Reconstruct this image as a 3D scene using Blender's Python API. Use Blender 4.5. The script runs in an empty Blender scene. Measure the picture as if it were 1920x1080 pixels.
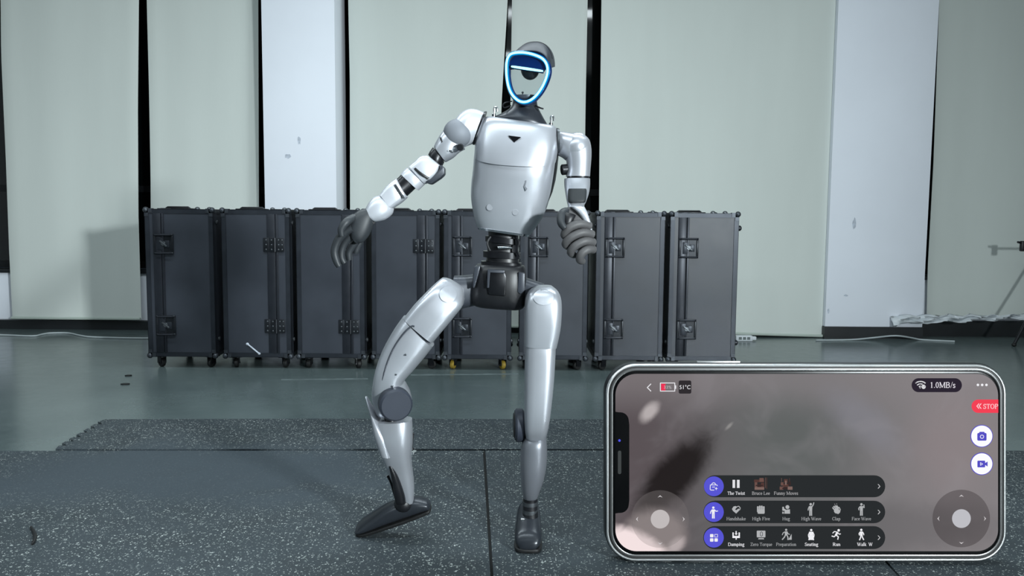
import bpy, bmesh, math, random
from mathutils import Vector, Matrix

random.seed(7)
sc = bpy.context.scene
col = sc.collection

# ------------------------------------------------------------------ camera, world, light, exposure
FPX = 1500.0                      # focal length in pixels of the 1920 x 1080 frame
CAM_H = 0.866
PITCH = math.radians(4.95)
ROLL = math.radians(0.45)
cam_d = bpy.data.cameras.new('camera')
cam_d.sensor_width = 36.0
cam_d.lens = FPX / 1920.0 * 36.0
cam_d.clip_start = 0.02
cam = bpy.data.objects.new('camera', cam_d)
col.objects.link(cam)
CR = Matrix.Rotation(math.pi / 2 - PITCH, 3, 'X') @ Matrix.Rotation(ROLL, 3, 'Z')
cam.matrix_world = Matrix.Translation((0, 0, CAM_H)) @ CR.to_4x4()
sc.camera = cam

w = bpy.data.worlds.new('night')
sc.world = w
w.use_nodes = True
w.node_tree.nodes['Background'].inputs[0].default_value = (0.010, 0.014, 0.018, 1)
w.node_tree.nodes['Background'].inputs[1].default_value = 1.0

sc.view_settings.view_transform = 'Standard'
sc.view_settings.look = 'None'
sc.view_settings.exposure = 0.0
sc.view_settings.gamma = 1.0
sc.view_settings.use_curve_mapping = False


def area(name, loc, target, sx, sy, watts, color):
    d = bpy.data.lights.new(name, 'AREA')
    d.shape = 'RECTANGLE'
    d.size, d.size_y = sx, sy
    d.energy = watts
    d.color = color
    o = bpy.data.objects.new(name, d)
    col.objects.link(o)
    o.location = loc
    v = Vector(target) - Vector(loc)
    o.rotation_euler = v.to_track_quat('-Z', 'Y').to_euler()
    return o


# two rows of ceiling tubes and a studio lamp standing to the right, behind the camera
area('ceiling_lamp_near', (-1.6, 0.6, 3.28), (-1.6, 0.6, 0), 4.6, 0.35, 78, (0.84, 0.95, 1.0))
area('ceiling_lamp_far', (-0.6, 3.0, 3.28), (-0.6, 3.0, 0), 4.6, 0.35, 98, (0.84, 0.95, 1.0))
lamp = area('studio_lamp', (3.15, -2.3, 1.65), (-2.2, 4.6, 1.1), 0.34, 0.34, 172, (0.88, 0.97, 1.0))
lamp.data.spread = math.radians(112)

# ------------------------------------------------------------------ helpers
ORG = {}          # world position of the origin of every unrotated object


def ray(px, py):
    return CR @ Vector(((px - 960) / FPX, (540 - py) / FPX, -1.0))


def P(px, py, Y):
    d = ray(px, py)
    return Vector((0, 0, CAM_H)) + d * (Y / d.y)


def G(px, py, z=0.0):
    d = ray(px, py)
    return Vector((0, 0, CAM_H)) + d * ((z - CAM_H) / d.z)


def lin(c):
    out = []
    for v in c[:3]:
        v = v / 255.0
        out.append(v / 12.92 if v <= 0.04045 else ((v + 0.055) / 1.055) ** 2.4)
    return tuple(out) + (1.0,)


def tag(o, label=None, cat=None, group=None, kind=None):
    if label: o['label'] = label
    if cat: o['category'] = cat
    if group: o['group'] = group
    if kind: o['kind'] = kind
    return o


def mesh_from(name, verts, faces, mat, smooth=35):
    me = bpy.data.meshes.new(name)
    me.from_pydata([tuple(v) for v in verts], [], faces)
    bm = bmesh.new()
    bm.from_mesh(me)
    bmesh.ops.recalc_face_normals(bm, faces=bm.faces)
    bm.to_mesh(me)
    bm.free()
    if smooth:
        me.polygons.foreach_set('use_smooth', [True] * len(me.polygons))
        me.set_sharp_from_angle(angle=math.radians(smooth))
    if mat: me.materials.append(mat)
    me.update()
    return me


def link(name, me, parent=None, loc=None):
    o = bpy.data.objects.new(name, me)
    col.objects.link(o)
    base = Vector((0, 0, 0))
    if parent is not None:
        o.parent = parent
        base = ORG[parent.name]
    loc = Vector(loc) if loc is not None else Vector((0, 0, 0))
    o.location = loc - base
    ORG[o.name] = loc
    return o


def empty(name, loc):
    return link(name, None, None, loc)


def mk(name, geo, mat, parent=None, smooth=35, at=None):
    """geo = (verts, faces) in world space; the origin goes to the centre (or to at)."""
    verts, faces = geo
    if at is None:
        lo = Vector([min(v[i] for v in verts) for i in range(3)])
        hi = Vector([max(v[i] for v in verts) for i in range(3)])
        at = (lo + hi) / 2
    at = Vector(at)
    me = mesh_from(name, [Vector(v) - at for v in verts], faces, mat, smooth)
    return link(name, me, parent, at)


def join(*geos):
    V, F = [], []
    for v, f in geos:
        n = len(V)
        V += list(v)
        F += [tuple(i + n for i in ff) for ff in f]
    return V, F


def cr(p0, p1, p2, p3, t):
    return 0.5 * ((2 * p1) + (-p0 + p2) * t + (2 * p0 - 5 * p1 + 4 * p2 - p3) * t * t + (-p0 + 3 * p1 - 3 * p2 + p3) * t ** 3)


def spline(items, sub):
    out = []
    n = len(items)
    for i in range(n - 1):
        a, b, c, d = items[max(i - 1, 0)], items[i], items[i + 1], items[min(i + 2, n - 1)]
        for k in range(sub):
            t = k / sub
            out.append([cr(a[j], b[j], c[j], d[j], t) for j in range(len(b))])
    out.append(list(items[-1]))
    return out


def loft(secs, n=28, sub=3, r0=0.0, r1=0.0):
    """secs: (centre, u, v, exponent, sag vector)."""
    S = spline(secs, sub) if sub > 1 and len(secs) > 2 else [list(s) for s in secs]

    def capsecs(s, nxt, r):
        d = (s[0] - nxt[0])
        d = d.normalized() if d.length > 1e-9 else Vector((0, 0, 1))
        res = []
        for a in (25, 50, 70, 84):
            a = math.radians(a)
            res.append([s[0] + d * r * math.sin(a), s[1] * math.cos(a), s[2] * math.cos(a), s[3], s[4] * math.cos(a)])
        return res
    if r0: S = list(reversed(capsecs(S[0], S[1], r0))) + S
    if r1: S = S + capsecs(S[-1], S[-2], r1)
    V, F = [], []
    for c, u, v, e, sag in S:
        for k in range(n):
            t = 2 * math.pi * k / n
            ct, st = math.cos(t), math.sin(t)
            a = math.copysign(abs(ct) ** (2 / e), ct)
            b = math.copysign(abs(st) ** (2 / e), st)
            V.append(c + u * a + v * b + sag * max(0.0, -st) ** 1.3)
    for i in range(len(S) - 1):
        for k in range(n):
            k2 = (k + 1) % n
            F.append((i * n + k, i * n + k2, (i + 1) * n + k2, (i + 1) * n + k))
    F.append(tuple(range(n - 1, -1, -1)))
    F.append(tuple((len(S) - 1) * n + k for k in range(n)))
    return V, F


def lr(rows, n=28, sub=3, r0=0.0, r1=0.0, e=2.3, grow=1.0):
    """rows: (xl, yl, xr, yr, Y, half depth[, exponent[, sag pixels]])"""
    secs = []
    for row in rows:
        xl, yl, xr, yr, Y, hd = row[:6]
        ee = row[6] if len(row) > 6 and row[6] else e
        sg = row[7] if len(row) > 7 else 0
        a, b = P(xl, yl, Y), P(xr, yr, Y)
        sag = Vector((0, 0, -sg / 720.0))
        secs.append([(a + b) / 2, (b - a) / 2 * grow, Vector((0, hd * grow, 0)), ee, sag])
    return loft(secs, n, sub, r0, r1)


def frame_of(d):
    d = d.normalized()
    up = Vector((0, 0, 1)) if abs(d.z) < 0.9 else Vector((1, 0, 0))
    u = d.cross(up).normalized()
    return u, d.cross(u).normalized()


def cyl(c, axis, r, ln, n=28, rb=None, e=2.0):
    c, axis = Vector(c), Vector(axis).normalized()
    u, v = frame_of(axis)
    b = rb if rb is not None else min(r, ln) * 0.12
    z = Vector((0, 0, 0))
    S = [[c - axis * (ln / 2), u * (r - b), v * (r - b), e, z], [c - axis * (ln / 2 - b), u * r, v * r, e, z],
         [c + axis * (ln / 2 - b), u * r, v * r, e, z], [c + axis * (ln / 2), u * (r - b), v * (r - b), e, z]]
    return loft(S, n, 1)


def tube(pts, r, n=8, sub=4, closed=False):
    pts = [Vector(p) for p in pts]
    if closed:
        m = len(pts)
        Q = []
        for i in range(m):
            for k in range(sub):
                Q.append(cr(pts[i - 1], pts[i], pts[(i + 1) % m], pts[(i + 2) % m], k / sub))
    else:
        Q = [s[0] for s in spline([[p] for p in pts], sub)] if len(pts) > 2 and sub > 1 else pts
    V, F = [], []
    m = len(Q)
    rr = r if isinstance(r, (list, tuple)) else None
    for i, p in enumerate(Q):
        d = (Q[(i + 1) % m] - Q[i - 1]) if closed else (Q[min(i + 1, m - 1)] - Q[max(i - 1, 0)])
        d = d.normalized()
        if i == 0:
            u, v = frame_of(d)
        else:
            u = (u - d * u.dot(d)).normalized()
            v = d.cross(u)
        rad = r
        if rr:
            x = i / (m - 1) * (len(rr) - 1)
            k = min(int(x), len(rr) - 2)
            rad = rr[k] + (rr[k + 1] - rr[k]) * (x - k)
        for k in range(n):
            t = 2 * math.pi * k / n
            V.append(p + u * rad * math.cos(t) + v * rad * math.sin(t))
    for i in range(m if closed else m - 1):
        for k in range(n):
            k2, i2 = (k + 1) % n, (i + 1) % m
            F.append((i * n + k, i * n + k2, i2 * n + k2, i2 * n + k))
    if not closed:
        F.append(tuple(range(n - 1, -1, -1)))
        F.append(tuple((m - 1) * n + k for k in range(n)))
    return V, F


def box(lo, hi, bev=0.0, seg=2):
    lo, hi = Vector(lo), Vector(hi)
    bm = bmesh.new()
    bmesh.ops.create_cube(bm, size=1.0)
    for v in bm.verts:
        v.co = Vector([(lo[i] + hi[i]) / 2 + v.co[i] * (hi[i] - lo[i]) for i in range(3)])
    if bev:
        bmesh.ops.bevel(bm, geom=list(bm.edges), offset=bev, segments=seg, affect='EDGES', profile=0.5)
    bm.verts.index_update()
    V = [v.co.copy() for v in bm.verts]
    F = [tuple(v.index for v in f.verts) for f in bm.faces]
    bm.free()
    return V, F


def prism(pts, off, bev=0.0):
    """pts: a planar loop of world points, extruded by the vector off."""
    bm = bmesh.new()
    f = bm.faces.new([bm.verts.new(p) for p in pts])
    r = bmesh.ops.extrude_face_region(bm, geom=[f])
    for v in r['geom']:
        if isinstance(v, bmesh.types.BMVert):
            v.co += Vector(off)
    if bev:
        bmesh.ops.bevel(bm, geom=list(bm.edges), offset=bev, segments=2, affect='EDGES', profile=0.5)
    bm.verts.index_update()
    V = [v.co.copy() for v in bm.verts]
    F = [tuple(v.index for v in ff.verts) for ff in bm.faces]
    bm.free()
    return V, F


def ball(c, rx, ry=None, rz=None, nu=20, nv=12, keep=None):
    ry = ry or rx
    rz = rz or rx
    c = Vector(c)
    bm = bmesh.new()
    bmesh.ops.create_uvsphere(bm, u_segments=nu, v_segments=nv, radius=1.0)
    for v in bm.verts:
        v.co = Vector((v.co.x * rx, v.co.y * ry, v.co.z * rz)) + c
    if keep:
        bmesh.ops.delete(bm, geom=[v for v in bm.verts if not keep(v.co)], context='VERTS')
    bm.verts.index_update()
    V = [v.co.copy() for v in bm.verts]
    F = [tuple(v.index for v in f.verts) for f in bm.faces]
    bm.free()
    return V, F


# ------------------------------------------------------------------ materials
class NT:
    def __init__(self, m):
        self.t = m.node_tree
        self.n = m.node_tree.nodes

    def new(self, typ, **kw):
        nd = self.n.new(typ)
        for k, v in kw.items():
            setattr(nd, k, v)
        return nd

    def put(self, sock, val):
        if hasattr(val, 'is_linked'):
            self.t.links.new(val, sock)
        else:
            sock.default_value = val

    def math(self, op, a, b=0.0, c=None, clamp=False):
        nd = self.new('ShaderNodeMath', operation=op, use_clamp=clamp)
        self.put(nd.inputs[0], a)
        self.put(nd.inputs[1], b)
        if c is not None: self.put(nd.inputs[2], c)
        return nd.outputs[0]

    def mix(self, f, a, b, blend='MIX'):
        nd = self.new('ShaderNodeMix', data_type='RGBA', blend_type=blend)
        self.put(nd.inputs[0], f)
        self.put(nd.inputs[6], a)
        self.put(nd.inputs[7], b)
        return nd.outputs[2]

    def step(self, x, a, b):
        nd = self.new('ShaderNodeMapRange', interpolation_type='SMOOTHSTEP')
        self.put(nd.inputs[0], x)
        nd.inputs[1].default_value = a
        nd.inputs[2].default_value = b
        return nd.outputs[0]

    def noise(self, vec, scale, detail=3.0, rough=0.5, dist=0.0):
        nd = self.new('ShaderNodeTexNoise')
        if vec is not None: self.put(nd.inputs['Vector'], vec)
        nd.inputs['Scale'].default_value = scale
        nd.inputs['Detail'].default_value = detail
        nd.inputs['Roughness'].default_value = rough
        nd.inputs['Distortion'].default_value = dist
        return nd.outputs[0]


def new_mat(name):
    m = bpy.data.materials.new(name)
    m.use_nodes = True
    return m, NT(m), m.node_tree.nodes['Principled BSDF']


def mat(name, c, rough=0.5, metal=0.0, var=0.06, scale=9.0, bump=0.0, bscale=200.0, coat=0.0, spec=0.5, stretch=None):
    m, nt, b = new_mat(name)
    tc = nt.new('ShaderNodeTexCoord').outputs['Object']
    v = tc
    if stretch:
        mp = nt.new('ShaderNodeMapping')
        mp.inputs['Scale'].default_value = stretch
        nt.put(mp.inputs[0], tc)
        v = mp.outputs[0]
    nz = nt.noise(v, scale, 4.0, 0.55)
    base = lin(c)
    dark = tuple(x * (1 - var) for x in base[:3]) + (1,)
    lite = tuple(min(1, x * (1 + var)) for x in base[:3]) + (1,)
    nt.put(b.inputs['Base Color'], nt.mix(nt.step(nz, 0.3, 0.7), dark, lite))
    r = nt.math('ADD', nt.math('MULTIPLY', nt.math('SUBTRACT', nz, 0.5), 0.16), rough, clamp=True)
    nt.put(b.inputs['Roughness'], r)
    b.inputs['Metallic'].default_value = metal
    b.inputs['Specular IOR Level'].default_value = spec
    if coat:
        b.inputs['Coat Weight'].default_value = coat
        b.inputs['Coat Roughness'].default_value = 0.15
    if bump:
        bp = nt.new('ShaderNodeBump')
        bp.inputs['Strength'].default_value = bump
        bp.inputs['Distance'].default_value = 0.002
        nt.put(bp.inputs['Height'], nt.noise(v, bscale, 2.0))
        nt.put(b.inputs['Normal'], bp.outputs[0])
    return m


def emis(name, c, strength=1.0):
    m = bpy.data.materials.new(name)
    m.use_nodes = True
    t = m.node_tree
    t.nodes.clear()
    o = t.nodes.new('ShaderNodeOutputMaterial')
    e = t.nodes.new('ShaderNodeEmission')
    e.inputs[0].default_value = lin(c)
    e.inputs[1].default_value = strength
    t.links.new(e.outputs[0], o.inputs[0])
    return m


M = {}
M['silver'] = mat('silver_paint', (186, 189, 196), 0.34, 0.60, 0.03, 6)
M['silver_light'] = mat('pale_silver_disc', (192, 195, 202), 0.40, 0.58, 0.03, 6)
M['silver_dark'] = mat('grey_satin_paint', (126, 129, 136), 0.38, 0.45, 0.04, 8)
M['white_shell'] = mat('white_satin_shell', (200, 203, 210), 0.36, 0.35, 0.02, 8)
M['black'] = mat('black_plastic', (20, 21, 25), 0.42, 0.0, 0.2, 20)
M['black_metal'] = mat('black_anodised_metal', (26, 27, 31), 0.32, 0.4, 0.15, 25)
M['graphite'] = mat('graphite_grey_plastic', (58, 62, 70), 0.38, 0.15, 0.08, 14)
M['knee'] = mat('slate_motor_cover', (52, 57, 68), 0.5, 0.1, 0.08, 14)
M['hand'] = mat('grey_rubber_hand', (80, 79, 80), 0.55, 0.0, 0.12, 22)
M['hand_dark'] = mat('dark_rubber_hand', (44, 48, 52), 0.5, 0.0, 0.12, 22)
M['chrome'] = mat('bright_steel', (215, 218, 222), 0.16, 1.0, 0.04, 12)
M['steel'] = mat('worn_steel', (96, 100, 104), 0.40, 0.8, 0.2, 30)
M['case'] = mat('charcoal_laminate', (50, 54, 62), 0.42, 0.0, 0.10, 5, bump=0.06, bscale=500)
M['trim'] = mat('dark_aluminium_edging', (48, 52, 59), 0.40, 0.5, 0.12, 12)
M['strip'] = mat('grey_closure_strip', (42, 45, 52), 0.38, 0.45, 0.1, 12)
M['latch'] = mat('dark_latch_plate', (36, 39, 44), 0.38, 0.5, 0.2, 40)
M['corner'] = mat('dull_corner_steel', (66, 70, 76), 0.42, 0.6, 0.2, 40)
M['shoe'] = mat('dark_foot_shell', (44, 48, 54), 0.30, 0.25, 0.08, 14)
M['rubber'] = mat('black_tyre_rubber', (18, 19, 20), 0.6, 0.0, 0.2, 40)
M['yellow'] = mat('yellow_caster_tyre', (150, 126, 44), 0.5, 0.0, 0.25, 40)
M['blind'] = mat('pale_sage_blind_cloth', (208, 214, 209), 0.85, 0.0, 0.035, 1.6, bump=0.12, bscale=60, stretch=(1.0, 1.0, 0.18), spec=0.2)
M['blind_edge'] = mat('blind_side_hem', (178, 188, 180), 0.85, 0.0, 0.03, 3, spec=0.2)
M['plaster'] = mat('cool_white_plaster', (236, 240, 248), 0.75, 0.0, 0.02, 1.4, bump=0.05, bscale=40, spec=0.3)
M['wall'] = mat('grey_white_wall', (205, 210, 212), 0.85, 0.0, 0.03, 1.0, spec=0.3)
M['ceiling'] = mat('dull_ceiling', (190, 194, 196), 0.9, 0.0, 0.03, 1.0, spec=0.2)
M['base'] = mat('black_skirting', (24, 27, 30), 0.4, 0.0, 0.15, 4)
M['frame'] = mat('dark_window_frame', (22, 25, 28), 0.4, 0.3, 0.1, 5)
M['night_glass'] = mat('night_window_glass', (5, 9, 10), 0.06, 0.0, 0.1, 2)
M['white_plastic'] = mat('white_plastic', (214, 220, 224), 0.45, 0.0, 0.03, 20)
M['cable'] = mat('pale_cable_sheath', (176, 184, 186), 0.55, 0.0, 0.05, 20)
M['tape'] = mat('worn_pale_tape', (98, 109, 110), 0.5, 0.0, 0.3, 12)
M['stain'] = mat('grey_scuff', (188, 195, 206), 0.8, 0.0, 0.2, 40)

# epoxy floor: grey green, glossy, lightly scuffed
m, nt, b = new_mat('glossy_grey_green_floor')
tc = nt.new('ShaderNodeTexCoord').outputs['Object']
n1 = nt.noise(tc, 0.9, 4.0, 0.55)
n2 = nt.noise(tc, 14.0, 5.0, 0.65)
c1 = nt.mix(nt.step(n1, 0.32, 0.68), lin((76, 88, 89)), lin((97, 109, 109)))
nt.put(b.inputs['Base Color'], nt.mix(nt.math('MULTIPLY', nt.step(n2, 0.45, 0.8), 0.35), c1, lin((106, 117, 117))))
nt.put(b.inputs['Roughness'], nt.math('ADD', nt.math('MULTIPLY', n2, 0.12), 0.16))
b.inputs['Specular IOR Level'].default_value = 0.5
M['floor'] = m

# speckled rubber mat
m, nt, b = new_mat('speckled_rubber_mat')
geo = nt.new('ShaderNodeNewGeometry').outputs['Position']
low = nt.noise(geo, 1.3, 3.0, 0.5, 0.4)
mid = nt.noise(geo, 7.0, 4.0, 0.6)
fine = nt.noise(geo, 160.0, 2.0, 0.6)
base = nt.mix(nt.step(low, 0.35, 0.65), lin((50, 58, 62)), lin((62, 70, 75)))
base = nt.mix(nt.math('MULTIPLY', nt.step(mid, 0.4, 0.75), 0.4), base, lin((48, 53, 55)))
base = nt.mix(nt.math('MULTIPLY', nt.step(fine, 0.35, 0.7), 0.45), base, lin((36, 43, 48)))
gs = nt.new('ShaderNodeSeparateXYZ')
nt.put(gs.inputs[0], geo)
DC = G(330, 885)
du = nt.math('DIVIDE', nt.math('SUBTRACT', gs.outputs[0], DC.x), 0.85)
dv = nt.math('DIVIDE', nt.math('SUBTRACT', gs.outputs[1], DC.y), 0.34)
dd = nt.math('SQRT', nt.math('ADD', nt.math('MULTIPLY', du, du), nt.math('MULTIPLY', dv, dv)))
dd = nt.math('ADD', dd, nt.math('MULTIPLY', nt.math('SUBTRACT', nt.noise(geo, 3.5, 4.0, 0.6, 0.5), 0.5), 1.3))
dust = nt.math('SUBTRACT', 1.0, nt.step(dd, 0.55, 1.25))


def flecks(scale, thr, vec):
    vo = nt.new('ShaderNodeTexVoronoi', feature='F1')
    vo.inputs['Scale'].default_value = scale
    vo.inputs['Randomness'].default_value = 1.0
    nt.put(vo.inputs['Vector'], vec)
    sep = nt.new('ShaderNodeSeparateColor')
    nt.put(sep.inputs[0], vo.outputs['Color'])
    pick = nt.math('LESS_THAN', sep.outputs[0], thr)
    size = nt.math('MULTIPLY', nt.math('ADD', nt.math('MULTIPLY', sep.outputs[1], 0.30), 0.13), 1.0)
    return nt.math('MULTIPLY', nt.math('LESS_THAN', vo.outputs['Distance'], size), pick)


wob = nt.new('ShaderNodeTexNoise')
wob.inputs['Scale'].default_value = 120.0
nt.put(wob.inputs['Vector'], geo)
va = nt.new('ShaderNodeVectorMath', operation='MULTIPLY_ADD')
nt.put(va.inputs[0], wob.outputs['Color'])
va.inputs[1].default_value = (0.010, 0.010, 0.0)
nt.put(va.inputs[2], geo)
f1 = flecks(140.0, 0.36, va.outputs[0])
f2 = flecks(240.0, 0.30, va.outputs[0])
keep = nt.math('MULTIPLY', nt.math('SUBTRACT', 1.0, nt.math('MULTIPLY', dust, 0.92)), nt.math('ADD', 0.5, nt.math('MULTIPLY', nt.step(mid, 0.36, 0.6), 0.5)))
fl = nt.math('MULTIPLY', nt.math('MAXIMUM', f1, f2), keep)
base = nt.mix(nt.math('MULTIPLY', dust, 0.55), base, lin((62, 72, 80)))
fcol = nt.mix(nt.step(nt.noise(geo, 45.0, 1.0), 0.35, 0.65), lin((136, 145, 142)), lin((190, 197, 194)))
nt.put(b.inputs['Base Color'], nt.mix(nt.math('MULTIPLY', fl, 0.85), base, fcol))
b.inputs['Roughness'].default_value = 0.62
b.inputs['Specular IOR Level'].default_value = 0.35
bp = nt.new('ShaderNodeBump')
bp.inputs['Strength'].default_value = 0.25
bp.inputs['Distance'].default_value = 0.001
nt.put(bp.inputs['Height'], fine)
nt.put(b.inputs['Normal'], bp.outputs[0])
M['mat'] = m

# clear visor glass (thin)
m, nt, b = new_mat('clear_visor')
tr = nt.new('ShaderNodeBsdfTransparent')
tr.inputs[0].default_value = (0.93, 0.96, 0.97, 1)
gl = nt.new('ShaderNodeBsdfGlossy')
gl.inputs['Roughness'].default_value = 0.05
mx = nt.new('ShaderNodeMixShader')
mx.inputs[0].default_value = 0.06
nt.put(mx.inputs[1], tr.outputs[0])
nt.put(mx.inputs[2], gl.outputs[0])
nt.put(nt.n['Material Output'].inputs[0], mx.outputs[0])
M['visor'] = m
M['visor_led_tint'] = mat('dark_visor_led_tint', (6, 34, 82), 0.18, 0.1, 0.1, 10, coat=0.4)  # blue LED glow painted into the base colour of visor and ring frame
M['led'] = emis('white_cyan_led', (150, 242, 255), 2.6)
M['led_glow'] = emis('blue_led_halo', (0, 150, 235), 0.9)  # blue halo of the face ring, put in as a glowing tube

# ------------------------------------------------------------------ the room
WY = 6.18          # window wall
FLZ = -0.012       # floor under the mats
XL, XR, YB, ZC = -6.6, 6.6, -5.0, 3.4


def st(name, geo, mt, parent=None, smooth=35):
    o = mk(name, geo, mt, parent, smooth)
    if parent is None: o['kind'] = 'structure'
    return o


st('floor', box((XL, YB, FLZ - 0.15), (XR, WY + 0.5, FLZ)), M['floor'])
st('ceiling', box((XL, YB, ZC), (XR, WY + 0.5, ZC + 0.12)), M['ceiling'])
st('wall_left', box((XL - 0.15, YB, FLZ - 0.1), (XL, WY + 0.5, ZC)), M['wall'])
st('wall_right', box((XR, YB, FLZ - 0.1), (XR + 0.15, WY + 0.5, ZC)), M['wall'])
st('wall_rear', box((XL, YB - 0.15, FLZ - 0.1), (XR, YB, ZC)), M['wall'])
SILL = P(5, 508, WY).z
st('wall_window', box((XL, WY, FLZ), (XR, WY + 0.25, SILL)), M['plaster'])
st('trim_1', box((XL, WY - 0.025, SILL - 0.012), (XR, WY + 0.10, SILL + 0.018), 0.004), M['base'])
st('trim_2', box((XL, WY + 0.02, ZC - 0.28), (XR, WY + 0.25, ZC)), M['wall'])

# windows: dark night panes in thin frames between the pillars
wx = [XL + 0.02, P(520, 300, WY).x, P(1660, 300, WY).x, XR - 0.02]
for i in range(3):
    a, bx_ = wx[i] + 0.02, wx[i + 1] - 0.02
    wn = empty('window_%d' % (i + 1), ((a + bx_) / 2, WY + 0.16, SILL + 0.02))
    wn['kind'] = 'structure'
    zt = ZC - 0.29
    nb = 3
    mk('window_frame', join(box((a, WY + 0.13, SILL + 0.02), (bx_, WY + 0.2, SILL + 0.07)),
                            box((a, WY + 0.13, zt - 0.05), (bx_, WY + 0.2, zt)),
                            box((a, WY + 0.13, SILL + 0.07), (a + 0.05, WY + 0.2, zt - 0.05)),
                            box((bx_ - 0.05, WY + 0.13, SILL + 0.07), (bx_, WY + 0.2, zt - 0.05))), M['frame'], wn)
    for k in range(nb):
        x0 = a + 0.05 + (bx_ - a - 0.1) * k / nb
        x1 = a + 0.05 + (bx_ - a - 0.1) * (k + 1) / nb
        mk('pane', box((x0 + 0.02, WY + 0.16, SILL + 0.07), (x1 - 0.02, WY + 0.17, zt - 0.05)), M['night_glass'], wn)
        if k: mk('mullion', box((x0 - 0.02, WY + 0.14, SILL + 0.07), (x0 + 0.02, WY + 0.19, zt - 0.05)), M['frame'], wn)
    mk('transom', box((a + 0.05, WY + 0.135, 1.05), (bx_ - 0.05, WY + 0.158, 1.10)), M['frame'], wn)


# pillars
def pillar(name, x0, x1, y0, base_h, label):
    p = empty(name, ((x0 + x1) / 2, (y0 + WY) / 2, FLZ))
    p['kind'] = 'structure'
    mk('shaft', box((x0, y0, FLZ + base_h), (x1, WY + 0.02, ZC), 0.004), M['plaster'], p)
    mk('plinth', box((x0 - 0.004, y0 - 0.006, FLZ), (x1 + 0.004, WY + 0.02, FLZ + base_h)), M['base'], p)
    return p


PY1, PY2 = WY - 0.34, WY - 0.22
p1 = pillar('wall_pillar_left', P(493, 200, PY1).x, P(629, 200, PY1).x, PY1, 0.1, '')
x0 = (P(1572, 0, PY2).x + P(1547, 613, PY2).x) / 2
x1 = (P(1760, 0, PY2).x + P(1731, 613, PY2).x) / 2
zb = P(1640, 613, PY2).z
p2 = pillar('wall_pillar_right', x0, x1, PY2, zb - FLZ, '')
# chips in the plaster of the left pillar, scuffs on the right one
for (px, py, rx, rz, pil, yy) in ((540, 293, 7, 5, p1, PY1), (561, 263, 3, 8, p1, PY1), (1602, 420, 4, 12, p2, PY2),
                                  (1586, 554, 4, 2, p2, PY2), (1553, 583, 2, 5, p2, PY2)):
    c = P(px, py, yy)
    s = yy / 1500.0
    pts = []
    for k in range(12):
        a = 2 * math.pi * k / 12
        q = random.uniform(0.7, 1.15)
        pts.append(Vector((c.x + math.cos(a) * rx * s * q, yy - 0.0012, c.z + math.sin(a) * rz * s * q)))
    mk('plaster_chip', prism(pts, (0, 0.002, 0)), M['stain'], pil)

# skirting under the windows
SKY = WY - 0.06
st('baseboard_left', box((XL, SKY, FLZ), (P(489, 600, SKY).x, WY, P(130, 601, SKY).z)), M['base'])
st('baseboard_right', box((x1 + 0.01, SKY, FLZ), (XR, WY, P(1800, 602, SKY).z)), M['base'])
st('baseboard_middle', box((P(645, 600, SKY).x, SKY, FLZ), (x0 - 0.02, WY, P(900, 605, SKY).z)), M['base'])


# blinds
def sheet(le, re_, Y, wav=0.006, nx=22, nz=26, seed=0, th=0.004, fold=None):
    """cloth between two edge polylines in frame pixels (le, re_: lists of (px, py))."""
    rnd = random.Random(seed)
    ph = [rnd.uniform(0, 6.28) for _ in range(4)]

    def along(pl, t):
        L = [0]
        for i in range(len(pl) - 1):
            L.append(L[-1] + math.dist(pl[i], pl[i + 1]))
        d = t * L[-1]
        for i in range(len(pl) - 1):
            if d <= L[i + 1] + 1e-9:
                k = (d - L[i]) / (L[i + 1] - L[i])
                return (pl[i][0] + (pl[i + 1][0] - pl[i][0]) * k, pl[i][1] + (pl[i + 1][1] - pl[i][1]) * k)
        return pl[-1]
    V, F = [], []
    for side in (0, 1):
        for j in range(nz + 1):
            t = j / nz
            a, b_ = along(le, t), along(re_, t)
            A, B = P(a[0], a[1], Y), P(b_[0], b_[1], Y)
            for i in range(nx + 1):
                s = i / nx
                p = A.lerp(B, s)
                p.y += wav * (math.sin(s * 9 + ph[0] + t * 0.7) * 0.6 + math.sin(s * 17 + ph[1] - t) * 0.3 + math.sin(t * 5 + ph[2]) * 0.4 * (s - 0.5))
                edge = max(0, 1 - min(s, 1 - s) / 0.05)
                p.y += edge ** 2 * 0.012
                if fold: p.y += fold(s, t)
                p.y += side * th
                V.append(p)
    row = nx + 1
    N = row * (nz + 1)
    for j in range(nz):
        for i in range(nx):
            a = j * row + i
            F.append((a, a + 1, a + row + 1, a + row))
            F.append((N + a, N + a + row, N + a + row + 1, N + a + 1))
    for i in range(nx):
        F.append((i, N + i, N + i + 1, i + 1))
        a = nz * row + i
        F.append((a, a + 1, N + a + 1, N + a))
    for j in range(nz):
        a = j * row
        F.append((a, a + row, N + a + row, N + a))
        a = j * row + nx
        F.append((a, N + a, N + a + row, a + row))
    return V, F


TOP = -240
BY = WY - 0.10


def blind(le, re_, Y, label, seed, hem=True, wav=0.006, fold=None):
    cx = P((le[-1][0] + re_[-1][0]) / 2, le[-1][1], Y)
    e = empty('roller_blind', cx)
    tag(e, label, 'blind', 'blinds along the window wall')
    mk('cloth', sheet(le, re_, Y, wav, seed=seed, fold=fold), M['blind'], e)
    if hem:
        a, b_ = P(le[-1][0] + 1, le[-1][1], Y), P(re_[-1][0] - 1, re_[-1][1], Y)
        mk('hem_bar', tube([a, b_], 0.011, 10, 1), M['blind_edge'], e)
    a, b_ = P(le[0][0], le[0][1], Y), P(re_[0][0], re_[0][1], Y)
    mk('roller', tube([a + Vector((0, 0.012, 0)), b_ + Vector((0, 0.012, 0))], 0.03, 12, 1), M['white_plastic'], e)
    return e


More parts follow.
